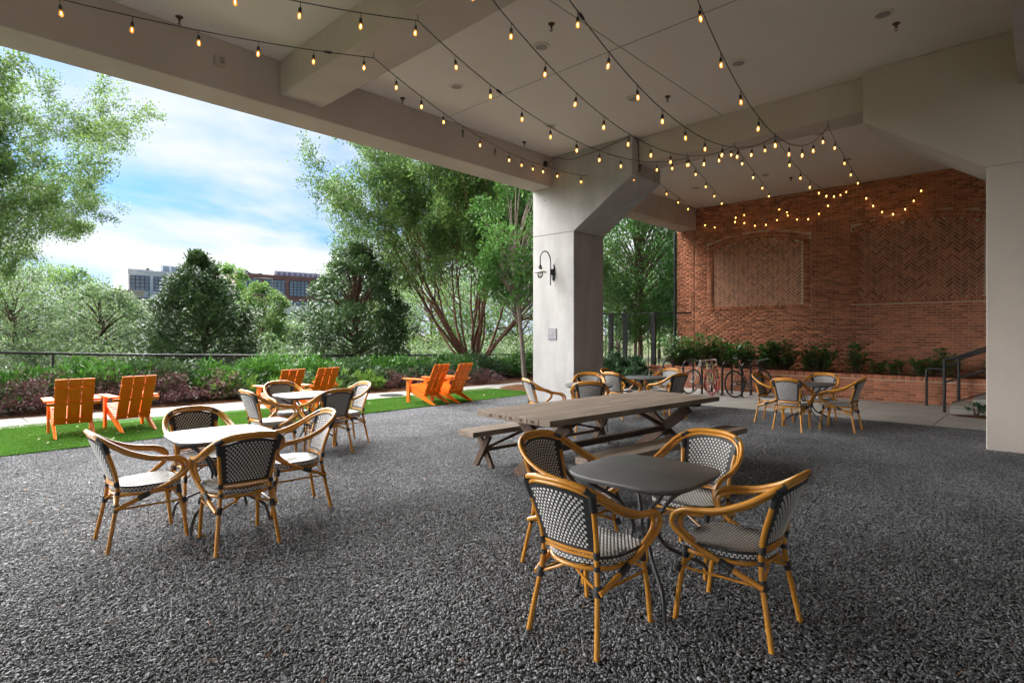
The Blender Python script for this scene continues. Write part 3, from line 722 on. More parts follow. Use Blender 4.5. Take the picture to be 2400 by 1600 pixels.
# ================================================================== WOODEN TABLE AND BENCHES
def wood_set():
    rz = R(-4.6)
    t = thing('picnic_table', 'long weathered wooden table of thick planks on crossed legs', 'table', (-3.89, 5.85, 0), rz)
    W, Lg, zt, th = 1.12, 3.24, 0.765, 0.062
    nb = 7; pw = W/nb
    for i in range(nb):
        x = -W/2+pw*(i+0.5); dl = random.uniform(-.006, .006)
        mb = MB(); mb.ext(x-pw/2+0.0015, x+pw/2-0.0015, -Lg/2+dl, Lg/2+dl, zt-th, zt+random.uniform(-.0015, .0015)); obj('plank', mb, M['wood'], t, bevel=0.004)
    for y in (-Lg/2+.35, Lg/2-.35):
        obj('batten', MB().ext(-W/2+.1, W/2-.1, y-.05, y+.05, zt-th-.055, zt-th-.001), M['wood_leg'], t, bevel=.004)
    for k in (1, 2, 3, 4, 5):
        x = -W/2+pw*(k+0.5)
        obj('mortise', MB().ext(x-.022, x+.022, -Lg/2-.009, -Lg/2+.02, zt-th+.016, zt-.018), M['wood_leg'], t)
    def xleg(par, y, hw, ztop, w, h):
        mb = MB(); mb.bar((-hw, y-.031, 0.0), (hw, y-.031, ztop), h, w, (0, 1, 0)); obj('leg', mb, M['wood_leg'], par, bevel=.004)
        mb = MB(); mb.bar((hw, y+.031, 0.0), (-hw, y+.031, ztop), h, w, (0, 1, 0)); obj('leg', mb, M['wood_leg'], par, bevel=.004)
    for y in (-Lg/2+.48, Lg/2-.48):
        xleg(t, y, .40, zt-th-.055, .06, .13)
    obj('stretcher', MB().ext(-.035, .035, -Lg/2+.44, Lg/2-.44, .30, .37), M['wood_leg'], t, bevel=.004)
    for s in (-1, 1):
        mb = MB(); mb.bar((0, s*(Lg/2-.50), .37), (0, s*.35, zt-th-.004), .045, .045); obj('brace', mb, M['wood_leg'], t, bevel=.003)
    def bench(x, y, Lb, label):
        b_ = thing('bench', label, 'bench', (x, y, 0), rz, 'wooden benches beside the long table')
        zb = .462; wb = .31
        for i in range(2):
            xx = -wb/2+wb/2*(i+.5)
            mb = MB(); mb.ext(xx-wb/4+.0015, xx+wb/4-.0015, -Lb/2, Lb/2+random.uniform(-.005, .005), zb-.062, zb+random.uniform(-.001, .001)); obj('plank', mb, M['wood'], b_, bevel=.004)
        for y_ in (-Lb/2+.28, Lb/2-.28):
            mb = MB(); mb.bar((-.13, y_-.022, 0), (.13, y_-.022, zb-.063), .075, .04, (0, 1, 0)); obj('leg', mb, M['wood_leg'], b_, bevel=.003)
            mb = MB(); mb.bar((.13, y_+.022, 0), (-.13, y_+.022, zb-.063), .075, .04, (0, 1, 0)); obj('leg', mb, M['wood_leg'], b_, bevel=.003)
        obj('stretcher', MB().ext(-.02, .02, -Lb/2+.26, Lb/2-.26, .185, .225), M['wood_leg'], b_, bevel=.003)
        for s in (-1, 1):
            mb = MB(); mb.bar((0, s*(Lb/2-.3), .225), (0, s*.3, zb-.064), .03, .03); obj('brace', mb, M['wood_leg'], b_, bevel=.003)
    bench(-4.86, 5.83, 2.75, 'weathered wooden bench on the lawn side of the long table')
    bench(-2.93, 5.60, 2.78, 'weathered wooden bench between the long table and the front grey table')
wood_set()

# ================================================================== ORANGE CHAIRS
def make_adk():
    """front faces +Y; origin on the ground under the middle"""
    t = thing('adirondack_chair', 'x', 'chair', group='orange slatted lounge chairs')
    w = .50
    for s in (-1, 1):
        # long side rail that becomes the rear leg
        poly = [(-.47, 0), (-.37, 0), (.42, .275), (.42, .375), (.34, .375), (-.10, .20)]
        vs = [(s*(w/2), p[0], p[1]) for p in poly]+[(s*(w/2)-s*.032, p[0], p[1]) for p in poly]; n = len(poly)
        fs = [tuple(range(n)), tuple(reversed(range(n, 2*n)))]+[(i, (i+1) % n, n+(i+1) % n, n+i) for i in range(n)]
        mb = MB().add(vs, fs); obj('side_rail', mb, M['orange'], t, bevel=.003)
        obj('front_leg', MB().ext(s*(w/2+.003), s*(w/2+.038), .30, .40, 0, .535), M['orange'], t, bevel=.003)
        tri = [(.22, .533), (.295, .533), (.295, .40)]
        vs = [(s*(w/2+.008), p[0], p[1]) for p in tri]+[(s*(w/2+.033), p[0], p[1]) for p in tri]
        mb = MB().add(vs, [(0, 1, 2), (5, 4, 3), (0, 3, 4, 1), (1, 4, 5, 2), (2, 5, 3, 0)]); obj('arm_bracket', mb, M['orange'], t)
        obj('armrest', MB().ext(s*(w/2-.035), s*(w/2+.105), -.22, .45, .537, .561), M['orange'], t, bevel=.004)
    obj('front_apron', MB().ext(-w/2+.033, w/2-.033, .398, .42, .27, .365), M['orange'], t, bevel=.003)
    for k in range(7):
        f = k/6.0; y = .40-f*.50; z = .385-f*.185
        mb = MB(); mb.box((0, y, z), (w-.004 if k else w+.02, .066, .02), Matrix.Rotation(R(20), 3, 'X')); obj('seat_slat', mb, M['orange'], t, bevel=.003)
    # back, reclined
    p0 = Vector((0, -.115, .185)); d = Vector((0, -.40, .80)).normalized(); Lb = .79
    nn = Vector((0, d.z, -d.y))
    sw = w*.985/3
    Mx = Matrix((Vector((1, 0, 0)), d, nn)).transposed()
    for i in (-1, 0, 1):
        mb = MB(); mb.box(p0+d*(Lb/2)+Vector((i*sw, 0, 0)), (sw-.010, Lb, .02), Mx); obj('back_slat', mb, M['orange'], t, bevel=.003)
    for (f, hh, ww) in ((.10, .05, w*.97), (.47, .055, w+.16), (.80, .05, w*.97)):
        mb = MB(); mb.box(p0+d*(Lb*f)-nn*.0205, (ww, hh, .02), Mx); obj('back_batten', mb, M['orange'], t, bevel=.003)
    return t
aproto = make_adk(); af = [True]
def put_adk(x, y, deg, label):
    o = aproto if af[0] else copy_tree(aproto); af[0] = False
    o.location = (x, y, 0.03); o.rotation_euler = (0, 0, R(deg)); o['label'] = label
put_adk(-11.12, 1.74, 86, 'orange slatted lounge chair at the far left of the lawn, leftmost of all')
put_adk(-11.13, 2.52, 93, 'orange slatted lounge chair second from the left on the lawn')
put_adk(-10.93, 4.98, 95, 'orange slatted lounge chair left of the pair behind the lawn edge table')
put_adk(-10.93, 5.70, 96, 'orange slatted lounge chair right of the pair behind the lawn edge table')
put_adk(-10.33, 8.12, 96, 'orange slatted lounge chair left of the pair nearest the pillar')
put_adk(-10.24, 8.74, 98, 'orange slatted lounge chair right of the pair nearest the pillar')

# ================================================================== GRAVEL AND TURF (uncountable)
def tile_mesh(kind, seed, n):
    rng = np.random.default_rng(seed)
    if kind == 'chip':
        K = 5
        ang = (np.arange(K)/K*2*np.pi)[None]+rng.uniform(-.45, .45, (n, K))
        rad = rng.uniform(.55, 1.1, (n, K)); sc = rng.gamma(3, .0019, n)+.0028; sc = np.clip(sc, .0035, .019)
        el = rng.uniform(.35, .85, n)
        x = np.cos(ang)*rad*sc[:, None]; y = np.sin(ang)*rad*sc[:, None]*el[:, None]; th = rng.uniform(.002, .0045, n)
        top = np.stack([x*.9, y*.9, np.repeat(th[:, None], K, 1)], 2); bot = np.stack([x, y, np.zeros_like(x)], 2)
        Lc = np.concatenate([top, bot], 1)
        a = rng.uniform(0, 2*np.pi, n); ti = rng.normal(0, .20, n); tj = rng.normal(0, .20, n)
        def rx(t): z = np.zeros_like(t); o = np.ones_like(t); return np.stack([o, z, z, z, np.cos(t), -np.sin(t), z, np.sin(t), np.cos(t)], 1).reshape(-1, 3, 3)
        def ry(t): z = np.zeros_like(t); o = np.ones_like(t); return np.stack([np.cos(t), z, np.sin(t), z, o, z, -np.sin(t), z, np.cos(t)], 1).reshape(-1, 3, 3)
        def rz(t): z = np.zeros_like(t); o = np.ones_like(t); return np.stack([np.cos(t), -np.sin(t), z, np.sin(t), np.cos(t), z, z, z, o], 1).reshape(-1, 3, 3)
        Rm = rx(ti) @ ry(tj) @ rz(a)
        P = np.stack([rng.uniform(-.5, .5, n), rng.uniform(-.5, .5, n), rng.uniform(-.004, .009, n)], 1)
        V = (np.einsum('nij,nkj->nki', Rm, Lc)+P[:, None]).reshape(-1, 3)
        me = bpy.data.meshes.new('slate_chips')
        tops = (np.arange(K)[None]+(np.arange(n)*2*K)[:, None])
        sides = np.array([(K+i, K+(i+1) % K, (i+1) % K, i) for i in range(K)])
        S = (sides[None]+(np.arange(n)*2*K)[:, None, None]).reshape(-1, 4)
        loops = np.concatenate([tops.ravel(), S.ravel()]); starts = np.concatenate([np.arange(n)*K, n*K+np.arange(len(S))*4])
        me.vertices.add(len(V)); me.vertices.foreach_set('co', V.astype(np.float32).ravel())
        me.loops.add(len(loops)); me.loops.foreach_set('vertex_index', loops.astype(np.int32))
        me.polygons.add(len(starts)); me.polygons.foreach_set('loop_start', starts.astype(np.int32))
        me.update(calc_edges=True); me.validate(); me.materials.append(M['slate']); return me
    # turf blades
    P = np.stack([rng.uniform(-.5, .5, n), rng.uniform(-.5, .5, n), np.zeros(n)], 1)
    a = rng.uniform(0, 2*np.pi, n); w = rng.uniform(.002, .0035, n); h = rng.uniform(.016, .034, n); le = rng.normal(0, .014, (n, 2))
    d = np.stack([np.cos(a), np.sin(a), 0*a], 1)*w[:, None]
    tipp = P+np.stack([le[:, 0], le[:, 1], h], 1)
    V = np.stack([P-d, P+d, tipp], 1).reshape(-1, 3); F = np.arange(3*n).reshape(-1, 3)
    return np_mesh('turf_blades', V, F, M['blade'])
def scatter(name, label, cat, tiles, pts):
    """one stuff object: tile meshes instanced on points by geometry nodes"""
    cobs = []
    for i, me in enumerate(tiles):
        o = bpy.data.objects.new(name+'_tile', me); cobs.append(o)     # data holders, never linked to the scene
    me = bpy.data.meshes.new(name); me.from_pydata([(p[0], p[1], p[2]) for p in pts], [], [])
    at = me.attributes.new('rot', 'FLOAT', 'POINT'); at.data.foreach_set('value', [p[3] for p in pts])
    at = me.attributes.new('var', 'INT', 'POINT'); at.data.foreach_set('value', [p[4] for p in pts])
    o = bpy.data.objects.new(name, me); COL.objects.link(o); tag(o, label, cat, kind='stuff')
    ng = bpy.data.node_groups.new(name+'_nodes', 'GeometryNodeTree')
    ng.interface.new_socket('Geometry', in_out='INPUT', socket_type='NodeSocketGeometry'); ng.interface.new_socket('Geometry', in_out='OUTPUT', socket_type='NodeSocketGeometry')
    N = ng.nodes; L = ng.links; gi = N.new('NodeGroupInput'); go = N.new('NodeGroupOutput'); jn = N.new('GeometryNodeJoinGeometry')
    ra = N.new('GeometryNodeInputNamedAttribute'); ra.data_type = 'FLOAT'; ra.inputs['Name'].default_value = 'rot'
    va = N.new('GeometryNodeInputNamedAttribute'); va.data_type = 'INT'; va.inputs['Name'].default_value = 'var'
    cx = N.new('ShaderNodeCombineXYZ'); L.new(ra.outputs[0], cx.inputs[2])
    m2p = N.new('GeometryNodeMeshToPoints'); L.new(gi.outputs[0], m2p.inputs[0])
    for i, ob in enumerate(cobs):
        oi = N.new('GeometryNodeObjectInfo'); oi.inputs['Object'].default_value = ob; oi.transform_space = 'ORIGINAL'
        cp = N.new('FunctionNodeCompare'); cp.data_type = 'INT'; cp.operation = 'EQUAL'
        L.new(va.outputs[0], cp.inputs[2]); cp.inputs[3].default_value = i
        ip = N.new('GeometryNodeInstanceOnPoints'); L.new(m2p.outputs[0], ip.inputs['Points']); L.new(oi.outputs['Geometry'], ip.inputs['Instance'])
        L.new(cp.outputs[0], ip.inputs['Selection']); L.new(cx.outputs[0], ip.inputs['Rotation']); L.new(ip.outputs[0], jn.inputs[0])
    L.new(jn.outputs[0], go.inputs[0])
    md = o.modifiers.new('scatter', 'NODES'); md.node_group = ng
    return o
tiles = [tile_mesh('chip', 100+i, 10500) for i in range(3)]
pts = []
for i in range(13):
    for j in range(16):
        x = -9.38+i; y = 11.68-j
        if x > 1.2 and y > 2: continue
        pts.append((x, y, 0.0, random.randrange(4)*math.pi/2, random.randrange(3)))
scatter('slate_gravel', 'grey slate chips covering the floor under the roof', 'gravel', tiles, pts)
tiles = [tile_mesh('blade', 200+i, 9000) for i in range(2)]
pts = []
for j in range(18):
    for i in range(4):
        y = -4.0+j
        a = lerp_poly(path_near, y+.5 if y+.5 < 12.5 else 12.5); b_ = -9.9
        if y > 11.6: continue
        x = -10.36-i
        if x-.5 < max(lerp_poly(path_near, y-.5), a)-.45: continue
        pts.append((x, y, 0.022, random.randrange(4)*math.pi/2, random.randrange(2)))
scatter('turf_grass', 'short green artificial grass blades on the lawn strip', 'grass', tiles, pts)

# ================================================================== STRING LIGHTS
sock_me = MB().lathe([(0.0075, 0.0), (0.013, -0.006), (0.0165, -0.022), (0.0165, -0.046), (0.019, -0.050), (0.019, -0.056), (0.012, -0.0565)], 10).mesh('socket', True); sock_me.materials.append(M['binding'])
bulb_prof = [(0.010, -0.056), (0.0135, -0.062), (0.0195, -0.076), (0.0225, -0.092), (0.0210, -0.107), (0.0155, -0.118), (0.008, -0.1235), (0.002, -0.125)]
bulb_me = MB().lathe(bulb_prof, 12).mesh('bulb', True); bulb_me.materials.append(M['amber'])
bulb_off = MB().lathe(bulb_prof, 12).mesh('bulb_unlit', True); bulb_off.materials.append(M['clear'])
fil_me = MB().lathe([(0.0025, -0.071), (0.0042, -0.076), (0.0042, -0.099), (0.0025, -0.104)], 6).mesh('filament', True); fil_me.materials.append(M['filament'])
fil_off = MB().lathe([(0.002, -0.070), (0.003, -0.076), (0.003, -0.112), (0.002, -0.118)], 6).mesh('filament_unlit', True); fil_off.materials.append(M['clear'])
def sag_path(p0, p1, sag, n=24):
    p0 = Vector(p0); p1 = Vector(p1); out = []
    for i in range(n+1):
        t = i/n; p = p0.lerp(p1, t); p.z -= 4*sag*t*(1-t); out.append(p)
    return out
def string_light(label, spans, start=0.3, step=0.61, off=(), plugs=(), drop=0.055):
    """spans: list of (p0, p1, sag) end to end; bulbs hang at equal steps along the cord"""
    t = thing('string_light', label, 'string light', group='strings of amber bulbs')
    path = []
    for (a, b_, s) in spans:
        q = sag_path(a, b_, s); path += q if not path else q[1:]
    obj('cord', MB().tube(path, 0.0055, 6), M['binding'], t, True)
    # walk along
    d = 0.0; nxt = start; k = 0; plug_at = list(plugs)
    for a, b_ in zip(path, path[1:]):
        L = (b_-a).length
        while nxt <= d+L:
            p = a.lerp(b_, (nxt-d)/L); tilt = random.uniform(-.10, .10)
            wm = MB().tube([p, p+Vector((tilt*.25*drop, .1*drop*random.uniform(-1, 1), -drop*.55)), p+Vector((tilt*drop*.5, 0, -drop))], 0.0035, 5)
            lead = obj('lead', wm, M['binding'], t, True)
            knot = MB().box((0, 0, 0), (.02, .02, .016)); 
            base = p+Vector((tilt*drop*.5, 0, -drop))
            so = obj('socket', sock_me, None, t); so.location = base; so.rotation_euler = (random.uniform(-.12, .12), random.uniform(-.12, .12), 0)
            lit = k not in off
            bo = obj('bulb', bulb_me if lit else bulb_off, None, t); bo.location = base; bo.rotation_euler = so.rotation_euler
            fo = obj('filament', fil_me if lit else fil_off, None, bo)
            k += 1; nxt += step
        while plug_at and plug_at[0] <= d+L:
            p = a.lerp(b_, (plug_at[0]-d)/L); dr = (b_-a).normalized()
            obj('plug', MB().tube([p-dr*.05, p-dr*.03, p+dr*.03, p+dr*.05], [.008, .017, .017, .008], 8), M['binding'], t, True); plug_at.pop(0)
        d += L
    # hooks at the span ends
    for i, (a, b_, s) in enumerate(spans):
        if i or s is not None:
            a = Vector(a); obj('hook', MB().tube([a+Vector((0, 0, .10)), a+Vector((0, 0, .03)), a+Vector((.014, 0, .008)), a+Vector((0, 0, -.006))], 0.004, 5), M['binding'], t, True)
    return t
HK = [(-6.24, 4.04, 5.10), (-5.14, 3.90, 5.10), (-4.16, 3.95, 5.10), (-3.42, 3.95, 5.10), (-2.60, 5.40, 5.05)]
HF = [(-6.20, 10.46, 5.05), (-5.17, 10.47, 5.05), (-4.24, 10.47, 5.08), (-3.52, 10.47, 5.08), (-2.68, 10.47, 5.03)]
HW = [(-8.30, 17.45, 5.60), (-7.28, 17.45, 5.61), (-5.88, 17.45, 5.61), (-4.00, 17.45, 5.60), (-3.66, 17.45, 5.62)]
BX = (-8.31, 10.0, 5.41)
string_light('leftmost long string of bulbs running beside the edge beam to the pillar', [((-8.1, -1.6, 5.25), HK[0], .22), (HK[0], BX, .23), (BX, (-6.2, 10.46, 4.99), .17)], .35, .61, off=(13, 15), plugs=(5.4,))
string_light('second long string of bulbs from the left under the ceiling', [((-6.7, -0.4, 5.2), HK[1], .18), (HK[1], HF[1], .60)], .3, .61, off=(15,), plugs=(5.95,))
string_light('third string of bulbs from the left, in the middle of the ceiling', [((-4.4, -0.6, 5.2), HK[2], .25), (HK[2], HF[2], .77)], .2, .61)
string_light('fourth string of bulbs from the left under the ceiling', [((-3.5, -0.6, 5.2), HK[3], .25), (HK[3], HF[3], .80)], .4, .61, plugs=(5.35,))
string_light('rightmost string of bulbs running down from the top edge of the picture', [((-2.6, -0.6, 5.2), HK[4], .25), (HK[4], HF[4], .82)], .1, .61)
ways = ['leftmost short string of bulbs from the pillar head to the wall corner', 'second short string of bulbs from the beam to the brick wall', 'third short string of bulbs from the beam to the brick wall', 'fourth short string of bulbs from the beam, sagging before the brick wall', 'rightmost short string of bulbs from the beam to the brick wall']
for i in range(5):
    string_light(ways[i], [(HF[i], HW[i], (.03, .03, .03, .45, .05)[i])], 1.0, 1.6 if i != 3 else .85, off=(0,) if i == 0 else ())
WYS = WY-0.20
def wp(x, z): return (x, WYS, z)
string_light('bulbs hanging in a low loop along the left end of the brick wall', [(wp(-8.32, 5.42), wp(-6.55, 5.52), .40)], .4, .33, off=(2,))
string_light('second loop of bulbs along the brick wall above the left arched panel', [(wp(-7.25, 5.55), wp(-5.35, 5.40), .52)], .35, .33)
string_light('third loop of bulbs along the brick wall, right of the left arched panel', [(wp(-5.85, 5.52), wp(-4.30, 5.45), .52)], .2, .30)
string_light('rightmost loop of bulbs on the brick wall above the right arched panel', [(wp(-3.62, 5.50), wp(-2.30, 5.38), .62)], .2, .27)

# power cable and outlet box by the pillar head
t = thing('outlet_box', 'small black outlet box on the edge beam beside the pillar', 'box', (-8.345, 9.93, 5.46))
obj('case', MB().box((0, 0, 0), (.05, .09, .12)), M['black_metal'], t, bevel=.006); obj('cover', MB().box((.03, 0, .005), (.012, .075, .10)), M['binding'], t, bevel=.004)
cb = smooth_path([(-8.30, 9.97, 5.47), (-8.29, 10.12, 5.60), (-8.2, 10.17, 5.62), (-7.8, 10.175, 5.50), (-7.35, 10.175, 5.52), (-6.95, 10.175, 5.55), (-6.7, 10.175, 5.60), (-6.45, 10.175, 5.63), (-6.27, 10.175, 5.66), (-6.215, 10.25, 5.64), (-6.21, 10.36, 5.55), (-6.21, 10.40, 5.3), (-6.20, 10.43, 5.09)], 5)
one('power_cable', MB().tube(cb, .007, 6), M['binding'], 'dark cable looping across the pillar head from the outlet box', 'cable', smooth=True)
for (y, l) in ((2.95, 'small grey junction box on the edge beam left of the cross beam'), (15.6, 'small junction box on the short edge beam near the brick wall')):
    t = thing('junction_box', l, 'box', (-8.345, y, 5.38), group='junction boxes on the edge beams')
    obj('case', MB().box((0, 0, 0), (.045, .12, .17)), M['beam'], t, bevel=.008); obj('cover', MB().box((.026, .015, 0), (.010, .06, .09)), M['seam'], t, bevel=.003)

# ================================================================== DOWNLIGHTS AND SPRINKLERS
def mk_down():
    t = thing('downlight', 'x', 'ceiling light', group='recessed ceiling downlights')
    prof = [(.125, 0), (.125, -.010), (.118, -.014), (.088, -.014), (.084, -.006)]
    obj('trim_ring', MB().lathe(prof, 28), M['trim_white'], t, True)
    obj('reflector', MB().lathe([(.086, -.0120), (.080, -.0130), (.05, -.0135), (.02, -.0137)], 24), M['reflector'], t, True)
    return t
dp = mk_down(); dfirst = True
DL = [(-7.11, 6.19, 'round recessed downlight nearest the edge beam, front row'), (-5.25, 6.16, 'round recessed downlight in the middle of the ceiling, front row'), (-3.41, 6.18, 'round recessed downlight near the top edge, right of the third string'),
      (-7.10, 8.63, 'round recessed downlight before the pillar head'), (-5.25, 8.62, 'round recessed downlight below centre of the ceiling, second row'), (-3.41, 8.57, 'round recessed downlight beside the rightmost long string'), (-1.55, 8.53, 'round recessed downlight at the top right beside a sprinkler'),
      (-7.20, 15.1, 'round recessed downlight near the left corner of the brick wall'), (-5.32, 15.1, 'round recessed downlight above the left arched panel'), (-3.45, 15.05, 'round recessed downlight above the right arched panel'), (-3.41, 12.72, 'round recessed downlight just behind the pillar beam')]
for (x, y, l) in DL:
    o = dp if dfirst else copy_tree(dp); dfirst = False; o.location = (x, y, ZC-.001); o['label'] = l
def mk_spr():
    t = thing('sprinkler', 'x', 'sprinkler', group='ceiling sprinklers')
    obj('escutcheon', MB().lathe([(.045, 0), (.045, -.006), (.030, -.022), (.016, -.026)], 16), M['bronze'], t, True)
    obj('body', MB().lathe([(.014, -.026), (.014, -.052), (.009, -.056), (.009, -.066)], 10), M['bronze'], t, True)
    for s in (-1, 1): obj('frame_arm', MB().tube([(s*.010, 0, -.05), (s*.017, 0, -.068), (s*.010, 0, -.085), (0, 0, -.092)], .003, 5), M['bronze'], t, True)
    obj('deflector', MB().lathe([(.020, -.092), (.020, -.095), (.004, -.097)], 12), M['bronze'], t, True)
    return t
sp = mk_spr(); sfirst = True
for (x, y, l) in [(-8.15, 2.38, 'bronze sprinkler at the top left beside the edge beam'), (-8.15, 5.86, 'bronze sprinkler between the edge beam and the first string of bulbs'), (-4.77, 5.80, 'bronze sprinkler at the top centre of the ceiling'), (-1.47, 8.91, 'bronze sprinkler at the top right below a downlight'),
                  (-4.78, 8.95, 'bronze sprinkler between the fourth and fifth strings'), (-8.13, 8.98, 'bronze sprinkler close to the pillar and edge beam'), (-4.92, 15.81, 'bronze sprinkler near the brick wall')]:
    o = sp if sfirst else copy_tree(sp); sfirst = False; o.location = (x, y, ZC-.001); o['label'] = l

# ================================================================== WALL LAMP AND PLAQUE
t = thing('wall_lamp', 'dark gooseneck wall lamp with a caged bulb on the pale pillar', 'lamp', (-8.33, YF0, 3.02))
pl = [(0.045*math.cos(a), 0.20*math.copysign(abs(math.sin(a))**.8, math.sin(a))) for a in [2*math.pi*i/24 for i in range(24)]]
Mr = Matrix.Rotation(R(90), 4, 'X')
obj('back_plate', MB().prism(pl, 0.0, 0.022, Mr), M['lamp_metal'], t, True, bevel=.004)
obj('bracket', MB().ext(-.022, .022, -.09, -.02, -.07, .07), M['lamp_metal'], t, bevel=.004)
arm = [(0, -.105, -.27), (0, -.105, 0), (0, -.105, .25), (0, -.135, .36), (0, -.21, .435), (0, -.30, .45), (0, -.39, .42), (0, -.455, .33), (0, -.47, .22), (0, -.47, .10)]
obj('gooseneck', MB().tube(smooth_path(arm, 5), .014, 10), M['lamp_metal'], t, True)
obj('finial', MB().lathe([(.004, -.305), (.016, -.295), (.018, -.28), (.010, -.266)], 12, Matrix.Translation((0, -.105, 0))), M['lamp_metal'], t, True)
TM = Matrix.Translation((0, -.47, 0))
obj('socket_cup', MB().lathe([(.020, .13), (.036, .11), (.036, .085), (.044, .08), (.044, .02), (.05, .01)], 18, TM), M['lamp_metal'], t, True)
obj('shade', MB().lathe([(.046, .022), (.09, .005), (.145, -.030), (.150, -.042), (.147, -.043), (.138, -.032), (.08, -.008), (.04, .0)], 28, TM), M['trim_white'], t, True)
gb = obj('glass_bulb', MB().lathe([(.040, -.02), (.055, -.05), (.060, -.09), (.052, -.13), (.030, -.155), (.004, -.162)], 18, TM), M['clear'], t, True)
for k in range(6):
    a = k*math.pi/3; c, s = math.cos(a), math.sin(a)
    obj('cage_wire', MB().tube([(c*.058, -.47+s*.058, -.02), (c*.068, -.47+s*.068, -.07), (c*.064, -.47+s*.064, -.12), (c*.034, -.47+s*.034, -.162), (0, -.47, -.172)], .0028, 5), M['lamp_metal'], t, True)
t = thing('wall_plaque', 'small square grey plaque with raised lines of lettering on the pale pillar', 'plaque', (-8.357, YF0-.001, 1.595))
obj('plate', MB().ext(-.125, .125, -.014, 0, -.133, .133), M['plaque'], t, bevel=.004)
for k, (z, w) in enumerate(((.082, .19), (.058, .17), (.030, .20), (.006, .15))):
    obj('lettering', MB().ext(-.105, -.105+w, -.0165, -.0135, z-.006, z+.006), M['plaque_line'], t)
obj('pillar_bolt', MB().lathe([(.012, 0), (.012, .012), (.004, .016)], 10, Matrix.Translation((-8.6, YF0, 4.72)) @ Matrix.Rotation(R(90), 4, 'X')), M['bronze'], bpy.data.objects['pillar'], True)

# ================================================================== BIKE RACKS AND BICYCLES
def mk_rack():
    t = thing('bike_rack', 'x', 'bike rack', group='black hoop bike racks')
    h = .86; r = .20; y0, y1 = -.30, .30
    pts = [(0, y0, 0), (0, y0, h-r)]+[(0, y0+r-r*math.cos(R(a)), h-r+r*math.sin(R(a))) for a in (22, 45, 68, 90)]+[(0, y1-r+r*math.sin(R(a)), h-r+r*math.cos(R(a))) for a in (22, 45, 68, 90)]+[(0, y1, 0)]
    obj('hoop', MB().tube(pts, .026, 12), M['black_metal'], t, True)
    for y in (y0, y1): obj('base_flange', MB().lathe([(.06, 0), (.06, .010), (.03, .014)], 14, Matrix.Translation((0, y, .016))), M['black_metal'], t, True)
    return t
rk = mk_rack(); rfirst = True
for (x, l) in ((-7.80, 'black hoop bike rack at the left end beside the farthest table'), (-7.20, 'black hoop bike rack left of the cream bicycle'), (-6.67, 'black hoop bike rack behind the cream bicycle'), (-6.12, 'black hoop bike rack between the cream and the dark bicycle'), (-5.62, 'black hoop bike rack carrying the dark bicycle')):
    o = rk if rfirst else copy_tree(rk); rfirst = False; o.location = (x, 14.64, 0); o['label'] = l
def mat_paint(name, c, rough=.3, metal=0.0): return surf(name, c, rough=rough, metal=metal, scale=8, spec=.5)
